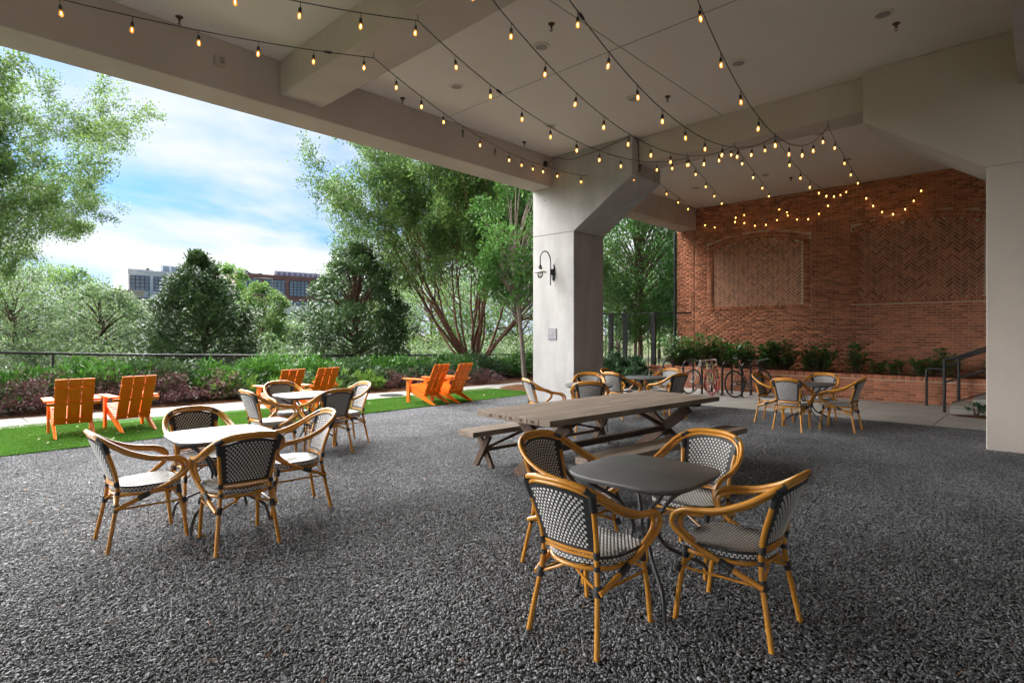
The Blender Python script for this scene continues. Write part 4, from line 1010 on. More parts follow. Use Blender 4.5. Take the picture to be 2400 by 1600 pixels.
def bicycle(label, loc, heading, lean, frame, rim, steer=0, drop=True, tape=None, tyre=None, tail=None):
    t = thing('bicycle', label, 'bicycle', loc, heading, 'bicycles parked at the racks'); t.rotation_euler = (0, lean, heading)
    fm = mat_paint('bicycle_frame_paint', frame); rm = mat_paint('bicycle_rim', rim, .35, .2); ty = tyre or mat_paint('tyre_rubber', (.03, .03, .03), .8); chrome = mat_paint('bicycle_steel', (.45, .45, .45), .3, .9); dk = M['binding']
    # +Y is forwards; rear hub at y=-.5, front hub at y=.5
    rw = .335; rh = Vector((0, -.50, rw)); fh = Vector((0, .50, rw))
    S = Matrix.Translation((0, .40, 0)) @ Matrix.Rotation(steer, 4, 'Z') @ Matrix.Translation((0, -.40, 0))
    def circ(c, r, X=None, n=36):
        out = []
        for i in range(n):
            a = 2*math.pi*i/n; p = Vector((0, c.y+r*math.cos(a), c.z+r*math.sin(a))); out.append(X @ p if X is not None else p)
        return out
    for (c, X) in ((rh, None), (fh, S)):
        wl = obj('wheel', MB().tube(circ(c, rw-.030, X), .011, 6, closed=True), rm, t, True)
        obj('tyre', MB().tube(circ(c, rw-.012, X), .0155, 8, closed=True), ty, wl, True)
        hb = MB(); a_ = Vector((-.05, c.y, c.z)); b_ = Vector((.05, c.y, c.z)); 
        if X is not None: a_ = X @ a_; b_ = X @ b_
        obj('hub', hb.tube([a_, b_], .018, 8), chrome, wl, True)
        sp_ = MB()
        for k in range(20):
            a = 2*math.pi*k/20; q = Vector((0, c.y+(rw-.035)*math.cos(a), c.z+(rw-.035)*math.sin(a))); h0 = Vector((.025*(1 if k % 2 else -1), c.y+.017*math.cos(a+1.2), c.z+.017*math.sin(a+1.2)))
            if X is not None: q = X @ q; h0 = X @ h0
            sp_.tube([h0, q], .0016, 3, cap=False)
        so = obj('spokes', sp_, chrome, wl); so['kind'] = 'stuff'
    bb = Vector((0, -.09, .285)); st = Vector((0, -.245, .80)); hd0 = Vector((0, .395, .62)); hd1 = Vector((0, .345, .84)); 
    for (n_, a, b_, r) in (('down_tube', bb, hd0+Vector((0, .0, .02)), .019), ('seat_tube', bb, st, .016), ('top_tube', st-Vector((0, -.01, .045)), hd1-Vector((0, -.01, .04)), .015), ('head_tube', hd0, hd1, .020)):
        obj(n_, MB().tube([a, b_], r, 10), fm, t, True)
    for s in (-1, 1):
        obj('chain_stay', MB().tube([bb+Vector((s*.03, 0, 0)), rh+Vector((s*.055, 0, 0))], .009, 7), fm, t, True)
        obj('seat_stay', MB().tube([st+Vector((s*.015, -.005, -.05)), rh+Vector((s*.055, 0, 0))], .008, 7), fm, t, True)
        obj('fork_blade', MB().tube([S @ (hd0+Vector((s*.03, .0, .0))), S @ Vector((s*.048, .44, .48)), S @ (fh+Vector((s*.05, 0, 0)))], [.013, .011, .008], 8), fm, t, True)
        crank = bb+Vector((s*.06, 0, 0)); ce = crank+Vector((0, s*.12, -s*.12))
        obj('crank', MB().tube([crank, ce], .009, 6), chrome, t, True); obj('pedal', MB().box(ce+Vector((s*.05, 0, 0)), (.09, .07, .02)), dk, t, bevel=.003)
    obj('chainring', MB().lathe([(.085, -.003), (.085, .003), (.06, .004)], 24, Matrix.Translation(bb+Vector((.05, 0, 0))) @ Matrix.Rotation(R(90), 4, 'Y')), chrome, t, True)
    obj('seat_post', MB().tube([st, st+Vector((0, -.045, .15))], .0125, 8), chrome, t, True)
    sd = MB(); sp0 = st+Vector((0, -.05, .155))
    prof = [(.068, -.13), (.075, -.09), (.055, -.02), (.026, .05), (.018, .12), (.010, .145)]
    poly = [(x, y) for x, y in prof]+[(-x, y) for x, y in reversed(prof)]
    sd.prism(poly, 0, .045, Matrix.Translation(sp0)); obj('saddle', sd, dk, t, True, bevel=.012, segs=2)
    stem_t = hd1+Vector((0, -.01, .045)); bar_c = hd1+Vector((0, .075, .065))
    obj('stem', MB().tube([S @ hd1, S @ stem_t, S @ bar_c], .014, 8), chrome, t, True)
    tp_ = tape or dk
    if drop:
        for s in (-1, 1):
            pts = [(0, 0, 0), (s*.10, 0, 0), (s*.19, .01, 0), (s*.205, .07, -.005), (s*.21, .115, -.05), (s*.21, .10, -.11), (s*.21, .04, -.135), (s*.21, -.03, -.135)]
            obj('handlebar', MB().tube(smooth_path([S @ (bar_c+Vector(p)) for p in pts], 4), .0145, 8), tp_, t, True)
            obj('brake_lever', MB().tube([S @ (bar_c+Vector((s*.205, .10, .0))), S @ (bar_c+Vector((s*.205, .14, -.02))), S @ (bar_c+Vector((s*.205, .135, -.10)))], .008, 6), dk, t, True)
    else:
        obj('handlebar', MB().tube(smooth_path([S @ (bar_c+Vector(p)) for p in ((-.29, -.05, .03), (-.15, -.01, .01), (0, 0, 0), (.15, -.01, .01), (.29, -.05, .03))], 4), .012, 8), dk, t, True)
        for s in (-1, 1): obj('grip', MB().tube([S @ (bar_c+Vector((s*.20, -.025, .018))), S @ (bar_c+Vector((s*.295, -.051, .031)))], .017, 8), dk, t, True)
    if tail is not None:
        obj('tail_light', MB().box(st+Vector((0, -.03, .08)), (.04, .03, .05)), tail, t, bevel=.006)
    return t
redm = mat_paint('red_reflector', (.7, .06, .02), .3)
bicycle('dark grey bicycle with flat handlebars leaning on the rightmost rack', (-5.47, 14.52, .016), R(-22), R(-6), (.05, .05, .055), (.08, .08, .085), 0.1, False, tail=redm)
cream = mat_paint('cream_bar_tape', (.62, .50, .40), .6)
bicycle('cream road bicycle with red wheels and pale drop handlebars', (-6.46, 14.58, .016), R(192), R(6), (.62, .50, .24), (.50, .05, .06), R(38), True, cream, mat_paint('red_tyre', (.36, .045, .05), .7), redm)
bicycle('silver bicycle leaning left of the cream one', (-6.86, 14.56, .016), R(176), R(-15), (.48, .47, .46), (.35, .34, .33), R(-12), True, None, None, redm)

# ================================================================== STAIRS AND RAILING
t = thing('steps', 'concrete steps rising to the right behind the right pillar', 'steps', (-1.47, 0, 0))
for k in range(8):
    obj('step', MB().ext(k*.36, k*.36+(.36-.004 if k < 7 else 2.0), 14.42, 15.68, .005, .155*(k+1)), M['concrete'], t, bevel=.008)
obj('cheek', MB().ext(.02, 4.5, 14.24, 14.41, .0, .12), M['concrete'], t, bevel=.008)
def railing(y, label, lower, x0):
    t = thing('handrail', label, 'handrail', (0, 0, 0), group='black step handrails')
    sl = .155/.36; xe = 1.6
    top0 = 1.08
    obj('top_rail', MB().tube([(x0, y, top0), (x0+.14, y, top0+.03), (xe, y, top0+.03+sl*(xe-x0-.14))], .026, 10), M['black_metal'], t, True)
    if lower:
        obj('lower_rail', MB().tube([(x0, y, .62), (xe, y, .62+sl*(xe-x0))], .020, 8), M['black_metal'], t, True)
        obj('bottom_rail', MB().tube([(x0+.12, y, .22), (xe, y, .22+sl*(xe-x0-.12))], .014, 8), M['black_metal'], t, True)
    for k in range(3):
        x = x0+k*1.25; obj('post', MB().tube([(x, y, .0), (x, y, top0+sl*max(0, x-x0-.07))], .028, 10), M['black_metal'], t, True)
    return t
railing(14.36, 'black handrail on the near side of the concrete steps', True, -1.55)
t2 = railing(15.42, 'black handrail on the planter wall side of the concrete steps', False, -1.42)
obj('return_loop', MB().tube([(-1.98, 15.42, .0), (-1.98, 15.42, .80), (-1.95, 15.42, .835), (-1.72, 15.42, .835), (-1.42, 15.42, .98)], .026, 10), M['black_metal'], t2, True)

# ================================================================== VEGETATION
FW = Vector((-math.sin(R(43.4)), math.cos(R(43.4)), 0)); RT = Vector((math.cos(R(43.4)), math.sin(R(43.4)), 0))
def bearing(u, D):
    """ground point at distance D along the view axis, u = bearing in photo columns"""
    p = FW*D+RT*((u-1200)/1333.33*D); return (p.x, p.y)
def rand_unit(rng, n):
    v = rng.normal(0, 1, (n, 3)); return v/np.linalg.norm(v, axis=1)[:, None]
def leaf_quads(P, D, Nn, length, width):
    """diamond leaves: P base, D direction (unit), Nn side vector (unit); slightly folded"""
    L = length[:, None]; W = width[:, None]
    up = np.cross(D, Nn)
    a = P; b_ = P+D*L*.45+Nn*W*.5+up*W*.12; c = P+D*L; d = P+D*L*.45-Nn*W*.5+up*W*.12
    V = np.stack([a, b_, c, d], 1).reshape(-1, 3); F = np.arange(len(P)*4).reshape(-1, 4)
    return V, F
def leaves_at(rng, P, out=None, size=.07, aspect=.5, upb=.2, outb=.5):
    n = len(P); D = rand_unit(rng, n); D[:, 2] += upb
    if out is not None: D += out*outb
    D /= np.linalg.norm(D, axis=1)[:, None]
    S = np.cross(D, rand_unit(rng, n)*.7+np.array([0, 0, 1.0])); S /= (np.linalg.norm(S, axis=1)[:, None]+1e-9)
    L = size*rng.uniform(.65, 1.25, n)
    return leaf_quads(P, D, S, L, L*aspect)
def crown(name, parts, mat, parent):
    V = []; F = []; o = 0
    for (v, f) in parts: V.append(v); F.append(f+o); o += len(v)
    return obj(name, np_mesh(name, np.concatenate(V), np.concatenate(F), mat), None, parent)

def vase_tree(label, loc, seed, H, stems, leaf, bark, spread=(8, 58), n1=6, n2=5, n3=4, leafn=11, size=.075, jitter=.16, r0=.10, azbias=None, bare=.35, group='trees beyond the fence', base_z=0.0, lean=None):
    rng = np.random.default_rng(seed)
    t = thing('tree', label, 'tree', (loc[0], loc[1], base_z), 0, group)
    wood = MB(); tips = []
    def grow(p, d, L, r, lev):
        n = (9, 7, 5, 4)[lev]; pts = [p]; rs = [r]; dirs = []
        for i in range(n):
            wob = Vector(rng.normal(0, (.075, .11, .14, .18)[lev], 3)); trop = Vector((0, 0, (.05, .045, .03, .0)[lev]))
            d = unit(d+wob+trop); p = p+d*(L/n); pts.append(p); rs.append(max(r*(1-.80*(i+1)/n), .004)); dirs.append(d)
        wood.tube(pts, rs, (8, 6, 4, 3)[lev], cap=False)
        if lev >= 2: tips.append((pts, lev))
        if lev == 3: return
        k = (n1, n2, n3)[lev]
        for c in range(k):
            f = (bare, .25, .2)[lev]+(1-(bare, .25, .2)[lev])*(c+rng.uniform(.1, .9))/k
            i = min(int(f*n), n-1); q = pts[i].lerp(pts[i+1], f*n-i if f*n-i < 1 else 1)
            ax = dirs[i].orthogonal().normalized(); ax = Matrix.Rotation(rng.uniform(0, 2*math.pi), 3, dirs[i]) @ ax
            cd = Matrix.Rotation(R(rng.uniform(22, 48)), 3, ax) @ dirs[i]
            grow(q, cd, L*rng.uniform(.38, .58)*(1.1-.35*f), rs[i]*.55, lev+1)
    for s in range(stems):
        az = 2*math.pi*(s+rng.uniform(-.3, .3))/stems if azbias is None else azbias[0]+rng.uniform(-azbias[1], azbias[1])
        th = R(rng.uniform(*spread)); d = Vector((math.sin(th)*math.cos(az), math.sin(th)*math.sin(az), math.cos(th)))
        if lean: d = unit(d+Vector(lean))
        grow(Vector((rng.normal(0, .10), rng.normal(0, .10), -.05)), d, H*rng.uniform(.85, 1.1)*(1.0 if th < .6 else .88), r0*rng.uniform(.7, 1.1), 0)
    obj('trunk', wood, bark, t, True)
    P = []
    for pts, lev in tips:
        k = leafn if lev == 3 else leafn//2
        for a, b_ in zip(pts[1:], pts[2:]+[pts[-1]]):
            m_ = max(1, int(k*rng.uniform(.5, 1.4)))
            q = np.array(a)[None]+(np.array(b_)-np.array(a))[None]*rng.uniform(0, 1, (m_, 1))+rng.normal(0, jitter, (m_, 3)); P.append(q)
    P = np.concatenate(P); crown('crown', [leaves_at(rng, P, None, size, .5, .1)], leaf, t)
    return t
def blob_tree(label, loc, seed, H, W, leaf, bark, zb=.25, clumps=70, per=110, size=.12, cone=0.0, group='trees beyond the fence', base_z=0.0, trunk_r=.12, stems=1, aspect=.5, clump_r=.16, kindname='tree', cat='tree', flat=1.0):
    """crown of leaf clumps filling a rounded (cone=0) or conical (cone=1) volume"""
    rng = np.random.default_rng(seed)
    t = thing(kindname, label, cat, (loc[0], loc[1], base_z), 0, group)
    hz = H*(1-zb); parts = []; tipsv = []
    for c in range(clumps):
        f = rng.uniform(0, 1)**(1.0 if not cone else 1.25); a = rng.uniform(0, 2*math.pi)
        prof = (1-cone)*math.sin(math.pi*min(max(f*.92+.06, 0), 1))**.55+cone*((1-f)**.95*min(1, (f+.06)*7))
        rad = W/2*prof*(rng.uniform(.35, 1.0)**.5)*rng.uniform(.78, 1.18)
        cpt = np.array([rad*math.cos(a), rad*math.sin(a), H*zb+f*hz]); tipsv.append(cpt)
        cr = W*clump_r*rng.uniform(.6, 1.15)*(1 if not cone else .55+.6*(1-f))
        n = int(per*rng.uniform(.6, 1.3)); q = rand_unit(rng, n); rr = rng.uniform(.25, 1, n)**.6
        P = cpt+q*rr[:, None]*cr*np.array([1, 1, flat*.85]); outd = q*.6+np.array([math.cos(a), math.sin(a), .35])*.5
        parts.append(leaves_at(rng, P, outd, size, aspect, .15, .9))
    crown('crown', parts, leaf, t)
    wood = MB()
    for s in range(stems):
        b0 = Vector((rng.normal(0, .10)*(stems > 1), rng.normal(0, .10)*(stems > 1), -.05)); tp_ = Vector((rng.normal(0, W*.06), rng.normal(0, W*.06), H*.88))
        path = [b0, b0.lerp(tp_, .35)+Vector(rng.normal(0, .05, 3)), b0.lerp(tp_, .7)+Vector(rng.normal(0, .06, 3)), tp_]
        wood.tube(smooth_path(path, 3), [trunk_r*(1-.85*i/9) for i in range(10)], 7, cap=False)
        for cpt in tipsv[s::max(stems*2, 2)]:
            f = max(.12, (cpt[2]/H)*.75); q = b0.lerp(tp_, f)
            wood.tube([q, q.lerp(Vector(cpt), .5)+Vector((0, 0, .08*W*.3)), Vector(cpt)], [trunk_r*.32, trunk_r*.2, .006], 4, cap=False)
    obj('trunk', wood, bark, t, True)
    return t
def shrub(name, label, cat, loc, seed, H, W, leaf, n=2600, size=.07, aspect=.42, group=None, base_z=0.0, spiky=0.2, stemn=9, upb=.35):
    rng = np.random.default_rng(seed); t = thing(name, label, cat, (loc[0], loc[1], base_z), 0, group)
    k = max(24, n//45); d = rand_unit(rng, k); d[:, 2] = np.abs(d[:, 2])
    lump = 1+rng.normal(0, spiky, k)
    c = d*np.array([W/2, W/2, H*.62])*lump[:, None]*(rng.uniform(.35, 1, k)**.5)[:, None]; c[:, 2] += H*.22
    ci = rng.integers(0, k, n); q = rand_unit(rng, n)
    P = c[ci]+q*(rng.uniform(.1, 1, n)**.7)[:, None]*np.array([W, W, H])*.17; P[:, 2] = np.abs(P[:, 2])
    crown('foliage', [leaves_at(rng, P, d[ci], size, aspect, upb, .8)], leaf, t)
    wood = MB()
    for s in range(stemn):
        e = Vector(c[rng.integers(0, k)]); wood.tube([(rng.normal(0, .05), rng.normal(0, .05), -.03), e*.55+Vector((0, 0, H*.08)), e], [.014, .010, .004], 4, cap=False)
    obj('stems', wood, M['bark'], t, True)
    return t

# --- large trees
vase_tree('tall spreading tree at the left edge with long fanned branches and small leaves', bearing(-460, 15.5), 11, 9.2, 19, M['leaf_light'], M['bark'], spread=(8, 84), n1=8, n2=5, n3=4, leafn=34, size=.095, jitter=.12, r0=.07, bare=.30)
vase_tree('large many-stemmed tree with a fan of reddish trunks left of the pillar', bearing(1110, 22), 29, 7.9, 20, M['leaf_mid'], M['bark_red'], spread=(4, 54), n1=7, n2=5, n3=4, leafn=18, size=.11, jitter=.13, r0=.062, bare=.34, base_z=.15)
blob_tree('dark glossy pyramid shaped evergreen in the middle of the view', bearing(470, 20), 31, 4.3, 4.9, M['leaf_holly'], M['bark'], zb=.02, clumps=210, per=150, size=.13, cone=.78, clump_r=.115, base_z=0)
blob_tree('tall dark evergreen left of the many-stemmed tree', bearing(838, 20.5), 37, 4.7, 4.4, M['leaf_holly'], M['bark'], zb=.02, clumps=210, per=150, size=.13, cone=.35, clump_r=.12)
t7 = blob_tree('slender young tree with bright leaves in a mulch ring beside the pillar', (-11.0, 12.2), 41, 6.2, 3.2, M['leaf_glossy'], M['bark_grey'], zb=.40, clumps=105, per=150, size=.11, clump_r=.13, trunk_r=.085)
blob_tree('glossy evergreen tree between the pillar and the brick wall', bearing(1497, 25.5), 43, 8.6, 5.4, M['leaf_glossy'], M['bark'], zb=.20, clumps=420, per=85, size=.165, clump_r=.14, trunk_r=.08, stems=4, aspect=.48)
blob_tree('bright green evergreen close to the left edge of the brick wall', bearing(1578, 28), 44, 6.6, 3.0, M['leaf_hedge'], M['bark'], zb=.2, clumps=110, per=80, size=.13, clump_r=.15, trunk_r=.06, stems=2)
# --- trees farther off
BG = [(40, 27, 4.6, 5.0, 'leaf_far', 'pale green tree low at the left edge behind the spreading tree'), (150, 33, 5.2, 5.2, 'leaf_light', 'yellowish tree behind the left fence, second from the left edge'), (245, 26, 3.6, 3.8, 'leaf_far', 'rounded pale tree just left of the dark pyramid evergreen'),
      (335, 42, 3.7, 5.0, 'leaf_far', 'tree below the white office block'), (440, 50, 4.6, 4.6, 'leaf_light', 'yellow green tree before the right end of the white office block'), (540, 36, 5.9, 3.0, 'leaf_bright', 'bright tree rising behind the right slope of the pyramid evergreen'),
      (612, 30, 4.1, 2.9, 'leaf_light', 'feathery tree right of the pyramid evergreen'), (690, 36, 2.0, 4.6, 'leaf_far', 'low pale tree below the brick loft building'), (755, 46, 3.3, 6.0, 'leaf_far', 'pale tree behind the tall dark evergreen'),
      (900, 44, 6.2, 7.5, 'leaf_far', 'pale tree seen through the left stems of the many-stemmed tree'), (1010, 38, 5.4, 6.5, 'leaf_light', 'light tree glimpsed behind the reddish trunks'), (1120, 46, 6.4, 8.0, 'leaf_far', 'distant tree directly behind the reddish trunks'), (1215, 40, 6.2, 7.0, 'leaf_light', 'distant tree beside the pale pillar'),
      (1450, 36, 6.5, 6.0, 'leaf_far', 'distant tree right of the pillar behind the trellis'), (1545, 38, 7.0, 6.0, 'leaf_light', 'pale tree glimpsed at the left edge of the brick wall'), (-90, 30, 6.5, 6.0, 'leaf_far', 'pale tree beyond the left picture edge'), (90, 48, 7.2, 8.0, 'leaf_light', 'distant broad tree at the far left'), (195, 55, 5.0, 8.0, 'leaf_far', 'distant broad tree left of the white office block'), (590, 60, 4.2, 8.0, 'leaf_far', 'distant tree between the two office buildings')]
for i, (u, D, H, W, lf, lab) in enumerate(BG):
    blob_tree(lab, bearing(u, D), 300+i, H, W, M[lf], M['bark'], zb=.08, clumps=120, per=85, size=.055+.0035*D, clump_r=.12)
# --- thicket: the mass of undergrowth behind the fence
rng = np.random.default_rng(77); parts = []
for i in range(150):
    u = rng.uniform(-120, 1290); D = rng.uniform(22, 33); x, y = bearing(u, D); h = rng.uniform(.8, 2.0)*(1.0 if not 640 < u < 730 else .7)
    n_ = 330; q = rand_unit(rng, n_); q[:, 2] = np.abs(q[:, 2]); c = np.array([x, y, -.2]); P = c+q*(rng.uniform(.45, 1, n_)**.5)[:, None]*np.array([1.6, 1.6, h])
    parts.append(leaves_at(rng, P, q, .15, .45, .2, .7))
tag(crown('undergrowth', parts, M['leaf_far'], None), 'mass of pale green undergrowth beyond the fence', 'undergrowth', kind='stuff')
# --- hedge
k = 0
hed = ['first', 'second', 'third', 'fourth', 'fifth', 'sixth', 'seventh', 'eighth', 'ninth', 'tenth', 'eleventh', 'twelfth', 'thirteenth', 'fourteenth', 'fifteenth', 'sixteenth']
for i in range(16):
    y = -.9+i*1.25; H = 1.06-.022*i+.10*math.sin(i*2.3)
    shrub('hedge_shrub', 'glossy green hedge shrub along the fence, %s from the left' % hed[i], 'shrub', (-15.6+.12*math.sin(i*1.7)+.05*i, y), 500+i, H, 1.75, M['leaf_hedge'] if i % 4 else M['leaf_holly'], n=8000, size=.115, group='green hedge shrubs along the fence', upb=.6)
BU = [(-14.75, -.3, .78, 'partly cut off by the left edge'), (-14.75, .75, .86, 'left of the leftmost orange chair'), (-14.6, 1.85, .92, 'behind the leftmost orange chair'), (-14.65, 2.95, .90, 'behind the second orange chair'), (-14.55, 4.0, .88, 'right of the second orange chair'), (-14.5, 4.85, .70, 'last before the green hedge front')]
for i, (x, y, H, w) in enumerate(BU):
    shrub('burgundy_shrub', 'burgundy leaved shrub %s' % w, 'shrub', (x, y), 540+i, H*.92, 1.25, M['leaf_burg'], n=3600, size=.055, group='burgundy shrubs beside the path', spiky=.28, upb=.2)
for i, (x, y, w) in enumerate(((-13.6, 9.8, 'behind the orange pair nearest the pillar'), (-13.35, 11.2, 'left of the slender tree'), (-13.1, 12.5, 'behind the slender tree'))):
    shrub('burgundy_shrub', 'low dusky purple shrub %s' % w, 'shrub', (x, y), 560+i, .52, 1.3, M['leaf_burg'], n=2400, size=.05, group='burgundy shrubs beside the path', upb=.2)
FR = [(-14.35, 5.55, 'right of the burgundy shrubs'), (-14.1, 6.5, 'behind the lawn edge table'), (-13.95, 7.6, 'behind the middle orange pair'), (-13.75, 8.7, 'left of the orange pair by the pillar')]
for i, (x, y, w) in enumerate(FR):
    shrub('fern_clump', 'bright yellow green fern clump %s' % w, 'fern', (x, y), 580+i, .55, .85, M['leaf_fern'], n=420, size=.17, aspect=.22, group='fern clumps at the foot of the hedge', spiky=.35, upb=.6)
# front skirt of darker leaves under the hedge
for i in range(7):
    shrub('low_shrub', 'low dark green shrub in front of the hedge, %s towards the pillar' % hed[i], 'shrub', (-14.75+.13*i, 5.8+i*1.12), 600+i, .72, 1.3, M['leaf_holly'], n=2400, size=.085, group='low dark shrubs in front of the hedge')
# --- oakleaf shrubs behind the pillar
for i, (x, y, w) in enumerate(((-9.75, 12.9, 'touching the pillar'), (-9.35, 13.7, 'second from the pillar'), (-9.05, 14.6, 'third from the pillar'), (-9.55, 15.4, 'nearest the planter wall end'), (-10.2, 14.2, 'behind the others'))):
    shrub('broadleaf_shrub', 'large leaved green shrub %s' % w, 'shrub', (x, y), 620+i, .98, 1.25, M['leaf_hydra'], n=620, size=.19, aspect=.62, group='large leaved shrubs right of the pillar', upb=.1)
# --- planter laurels: whorls of long leaves
def laurel(label, loc, seed, H, W, stems, leaf=None):
    rng = np.random.default_rng(seed); t = thing('laurel_shrub', label, 'shrub', loc, 0, 'laurel shrubs in the brick planter'); parts = []; wood = MB()
    for s in range(stems):
        a = rng.uniform(0, 2*math.pi); rr = W/2*rng.uniform(.1, 1)**.6; hh = H*rng.uniform(.42, 1.0)*(1-.25*(rr/(W/2))**2)
        tip = np.array([rr*math.cos(a), rr*math.sin(a)*.75, hh]); base = np.array([tip[0]*.35, tip[1]*.35, -.03])
        wood.tube([base, base*.4+tip*.6+np.array([0, 0, .02]), tip], [.012, .009, .005], 5, cap=False)
        for wv in range(3):
            f = 1-.24*wv*rng.uniform(.7, 1.2); c = base+(tip-base)*f; m_ = 9
            aa = rng.uniform(0, 6.28)+np.arange(m_)/m_*6.283+rng.normal(0, .2, m_); el = rng.uniform(.05, .8, m_)-.25*wv
            D = np.stack([np.cos(aa)*np.cos(el), np.sin(aa)*np.cos(el), np.sin(el)], 1); S = np.stack([-np.sin(aa), np.cos(aa), 0*aa], 1)
            L = rng.uniform(.10, .165, m_); parts.append(leaf_quads(np.repeat(c[None], m_, 0), D, S, L, L*.30))
    crown('foliage', parts, leaf or M['leaf_laurel'], t); obj('stems', wood, M['bark'], t, True)
LA = [(-8.35, 16.45, .92, 1.05, 46, 'at the left end of the planter'), (-7.62, 16.5, 1.02, 1.15, 52, 'above the cream bicycle, left part'), (-7.0, 16.6, .88, .8, 30, 'above the gap between the bicycles'), (-6.42, 16.4, .85, .8, 32, 'above the rack between the bicycles'),
      (-5.75, 16.5, .85, .75, 26, 'above the dark bicycle'), (-5.35, 16.35, .90, .85, 36, 'just right of the dark bicycle'), (-4.45, 16.45, .80, .80, 30, 'fourth from the right, standing apart'), (-3.55, 16.4, .82, .50, 12, 'thin and tall in the middle of the planter'),
      (-3.15, 16.5, .42, .45, 6, 'small and sparse right of the thin tall one'), (-2.75, 16.5, .48, .5, 6, 'sparse and low before the bare stretch'), (-2.15, 16.4, .46, .7, 12, 'low beside the tall one near the handrail'), (-1.75, 16.5, .66, .62, 16, 'tall beside the handrail'), (-0.75, 16.5, .60, .6, 12, 'behind the handrail at the pillar')]
for i, (x, y, H, W, n, w) in enumerate(LA): laurel('long leaved laurel %s' % w, (x, y, .575), 640+i, H, W*1.08, int(n*1.7))
# plants by the steps
mound = MB(); rng = np.random.default_rng(5)
def mulch_mound(name, label, cx, cy, rx, ry, h, seed):
    rng = np.random.default_rng(seed); mb = MB(); n = 28; vs = [(cx, cy, h)]; fs = []
    rings = [(.35, .92), (.65, .62), (.88, .22), (1.0, 0.0)]
    for (k, z) in rings:
        for i in range(n):
            a = 2*math.pi*i/n; w = 1+.07*math.sin(3*a+seed)+.05*math.sin(7*a); vs.append((cx+rx*k*w*math.cos(a), cy+ry*k*w*math.sin(a), h*z*(1+rng.normal(0, .08))-(.0 if z else .01)))
    for i in range(n): fs.append((0, 1+i, 1+(i+1) % n))
    for r in range(len(rings)-1):
        for i in range(n): fs.append((1+r*n+i, 1+(r+1)*n+i, 1+(r+1)*n+(i+1) % n, 1+r*n+(i+1) % n))
    mb.add(vs, fs)
    o = one(name, mb, M['mulch'], label, 'mulch', smooth=True); o['kind'] = 'stuff'
    m_ = int(900*rx*ry*4); a = rng.uniform(0, 6.28, m_); k = rng.uniform(0, 1, m_)**.5
    P = np.stack([cx+rx*k*np.cos(a), cy+ry*k*np.sin(a), h*(1-k**2)*.92+.004+rng.uniform(0, .012, m_)], 1); b_ = rng.uniform(0, 6.28, m_)
    D = np.stack([np.cos(b_), np.sin(b_), rng.normal(0, .12, m_)], 1); S = np.stack([-np.sin(b_), np.cos(b_), 0*b_], 1)
    V, F = leaf_quads(P, D, S, rng.uniform(.05, .12, m_), np.full(m_, .005)); n_ = obj('needles', np_mesh('needles', V, F, M['straw']), None, o); n_['kind'] = 'stuff'
mulch_mound('mulch_ring', 'ring of brown pine straw around the slender tree', -11.0, 12.2, .85, .75, .13, 3)
mulch_mound('mulch_patch', 'patch of brown pine straw beside the concrete steps', -.55, 13.98, 1.0, .34, .05, 4)
for i, (x, y, w) in enumerate(((-1.02, 14.0, 'left of the pair in the mulch by the steps'), (-.72, 14.08, 'right of the pair in the mulch by the steps'))):
    shrub('small_plant', 'small green plant %s' % w, 'plant', (x, y), 670+i, .27, .36, M['leaf_hydra'], n=46, size=.11, aspect=.6, group='small plants by the steps', base_z=.03, stemn=6)
# pine straw along the path edge and in the planter
def straw(name, label, n, fx, seed, z):
    rng = np.random.default_rng(seed); P = fx(rng, n); b_ = rng.uniform(0, 6.28, n)
    D = np.stack([np.cos(b_), np.sin(b_), rng.normal(.05, .15, n)], 1); S = np.stack([-np.sin(b_), np.cos(b_), 0*b_], 1)
    V, F = leaf_quads(P, D, S, rng.uniform(.06, .14, n), np.full(n, .006)); o = tag(obj(name, np_mesh(name, V, F, M['straw']), None), label, 'pine straw', kind='stuff')
def edge_pts(rng, n):
    y = rng.uniform(-1, 14, n); x = np.array([lerp_poly(path_far, v) for v in y])-np.abs(rng.normal(0, .5, n))+.03; return np.stack([x, y, .016+rng.uniform(0, .02, n)], 1)
straw('pine_straw', 'brown pine straw strewn along the far edge of the path', 9000, edge_pts, 71, .0)
straw('pine_straw', 'brown pine straw covering the brick planter', 6000, lambda rng, n: np.stack([rng.uniform(-8.9, .2, n), rng.uniform(15.96, 17.5, n), .58+rng.uniform(0, .02, n)], 1), 72, .0)
straw('pine_straw', 'stray pine needles lying on the slate gravel', 420, lambda rng, n: np.stack([rng.uniform(-9.5, .8, n), rng.uniform(.5, 11.5, n), .020+rng.uniform(0, .01, n)], 1), 73, .0)
# fallen leaves
def litter(name, label, n, x0, x1, y0, y1, z, mat, seed, s):
    rng = np.random.default_rng(seed); P = np.stack([rng.uniform(x0, x1, n), rng.uniform(y0, y1, n), z+rng.uniform(.002, .01, n)], 1); b_ = rng.uniform(0, 6.28, n)
    D = np.stack([np.cos(b_), np.sin(b_), rng.normal(.1, .2, n)], 1); S = np.stack([-np.sin(b_), np.cos(b_), rng.normal(0, .3, n)], 1)
    V, F = leaf_quads(P, D, S, s*rng.uniform(.6, 1.3, n), s*rng.uniform(.3, .6, n)); tag(obj(name, np_mesh(name, V, F, mat), None), label, 'leaves', kind='stuff')
litter('fallen_leaves', 'few dry brown leaves scattered on the slate gravel', 120, -9, 0.5, .8, 11, .022, M['dead_leaf'], 81, .045)
litter('fallen_leaves', 'pale fallen leaves dotted over the lawn strip', 110, -12.0, -10.0, .5, 11.5, .048, M['pale_leaf'], 82, .05)

